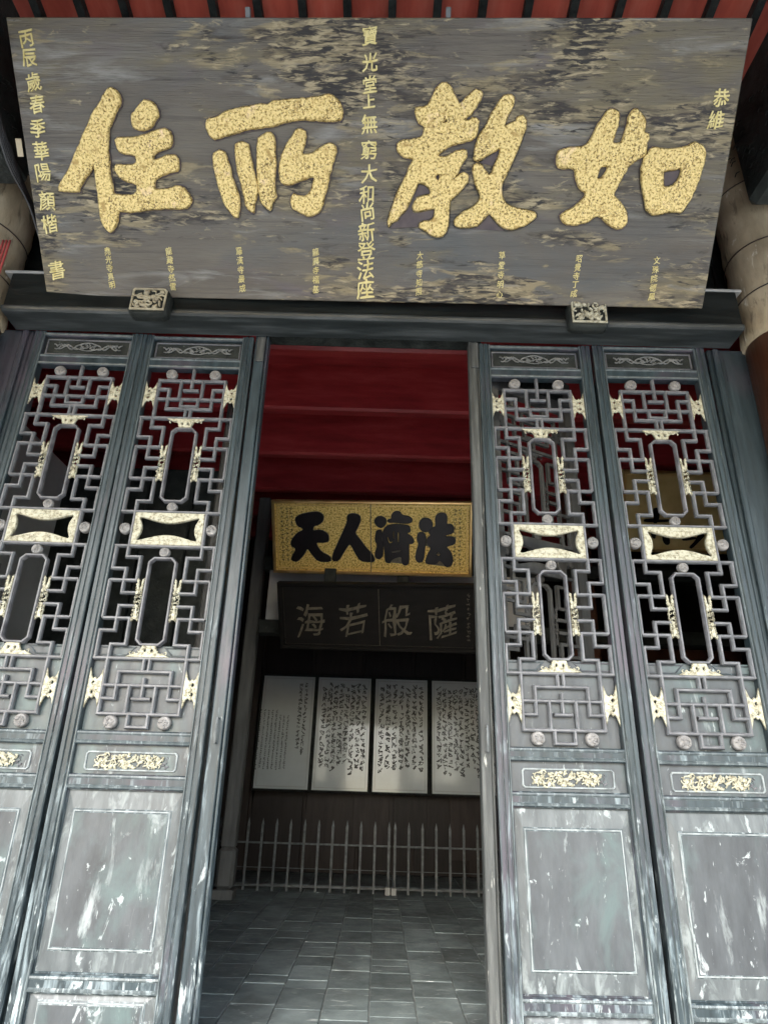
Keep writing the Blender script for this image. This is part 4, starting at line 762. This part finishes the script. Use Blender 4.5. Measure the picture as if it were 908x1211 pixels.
# calligraphy panels
labs = ['framed calligraphy panel with small regular script, leftmost of the row', 'framed calligraphy panel with bold cursive script, second from the left',
        'framed calligraphy panel with cursive script, third from the left', 'framed calligraphy panel partly hidden by the right door post']
for i, (x0, x1) in enumerate(((-1.525, -.858), (-.812, -.128), (-.070, .604), (.662, 1.33), (1.38, 2.05))):
    cx = (x0 + x1) / 2; hw = (x1 - x0) / 2
    t = empty('calligraphy_panel', (cx, 8.6, -.155), (math.radians(-3), 0, 0))
    m = MB(); m.box(-hw, hw, 0, .012, 0, 1.36, .002); m.build('paper', silk, t)
    m = MB(); m.path([(-hw - .012, -.012), (hw + .012, -.012), (hw + .012, 1.372), (-hw - .012, 1.372)], .026, .025, .012, True); m.build('frame', black_wood, t)
    m = MB(); m.path([(-hw + .03, .03), (hw - .03, .03), (hw - .03, 1.33), (-hw + .03, 1.33)], .006, .0012, -.0002, True); m.build('border_line', plaster, t)
    if i == 0: cols = [(.02 + hw * .0 - .45 + .05 * k, .22, .92 - (.06 if k > 6 else 0), .026) for k in range(2, 10)] + [(.16, .45, 1.25, .05), (.23, .40, 1.28, .05)]
    else: cols = [(-hw + .09 + (2 * hw - .17) * k / (6 + i % 2), .18 + random.uniform(0, .12), 1.27 - random.uniform(0, .06), .055) for k in range(7 + i % 2)]
    if i: cols = [(a_, b_, c_, d_ * 1.25) for a_, b_, c_, d_ in cols]
    for cx_, z0, z1, s in cols:
        m = MB(); z = z1
        while z > z0:
            q = []; a = random.uniform(0, 6)
            for k in range(random.randint(7, 11)):
                q.append((cx_ + random.uniform(-.5, .5) * s, z - random.uniform(-.5, .5) * s)) 
            for j in range(len(q) - 1):
                (ax, az), (bx, bz) = q[j], q[j + 1]; dx, dz = bx - ax, bz - az; L = math.hypot(dx, dz) + 1e-6; wd = s * random.uniform(.04, .11); nx, nz = -dz / L * wd, dx / L * wd; yy = -.0014 - random.random() * .0008
                m.add([(ax + nx, yy, az + nz), (ax - nx, yy, az - nz), (bx - nx * .5, yy, bz - nz * .5), (bx + nx * .5, yy, bz + nz * .5)], [(0, 1, 2, 3)])
            z -= s * random.uniform(.85, 1.05)
        m.build('writing_column', grey_ink, t)['kind'] = 'stuff'
    tag(t, labs[i] if i < 4 else 'framed calligraphy panel hidden behind the right door leaves', 'calligraphy', 'framed calligraphy panels on the back wall')

# fence across the hall
def fence(xs, x0, x1, lab):
    t = empty('picket_fence', ((x0 + x1) / 2, 7.5, GZ + .02)); c = (x0 + x1) / 2
    for zz, s in ((.43, .018), (.205, .008), (.045, .024)):
        m = MB(); m.box(x0 - c, x1 - c, .012, .012 + s, zz - s / 2, zz + s / 2, .003); m.build('rail', iron, t)
    m = MB(); m.extr([(-.013, 0), (-.011, -.009), (.011, -.009), (.013, 0), (.011, .009), (-.011, .009)], 'z', .0, .60); m.add([(-.013, -.010, .60), (.013, -.010, .60), (.013, .010, .60), (-.013, .010, .60), (0, 0, .665)], [(0, 1, 4), (1, 2, 4), (2, 3, 4), (3, 0, 4)])
    me = m.mesh('picket', iron)
    for x in xs: link('picket', me, t, (x - c, 0, 0))
    tag(t, lab, 'fence')
P0 = .131
fence([P0 - .1463 * k for k in range(0, 15)], P0 - .1463 * 14 - .05, P0 + .022, 'left section of the low grey picket fence inside the hall')
fence([.193 + .1425 * k for k in range(0, 12)], .175, .193 + .1425 * 11 + .05, 'right section of the low grey picket fence inside the hall')
t = empty('padlock', (.155, 7.44, GZ + .02))
m = MB(); m.box(-.055, .0, -.03, .02, .0, .075, .006); m.box(.006, .06, -.035, .02, .0, .07, .006); m.build('block', steel, t)
m = MB(); m.tube([(-.03, 0, .07), (-.03, 0, .13), (0, 0, .15), (.03, 0, .13), (.03, 0, .07)], .006, 6); m.build('shackle', iron, t)
tag(t, 'small pale padlock and block at the foot of the fence gate', 'padlock')
bpy.data.objects.remove(_fo)
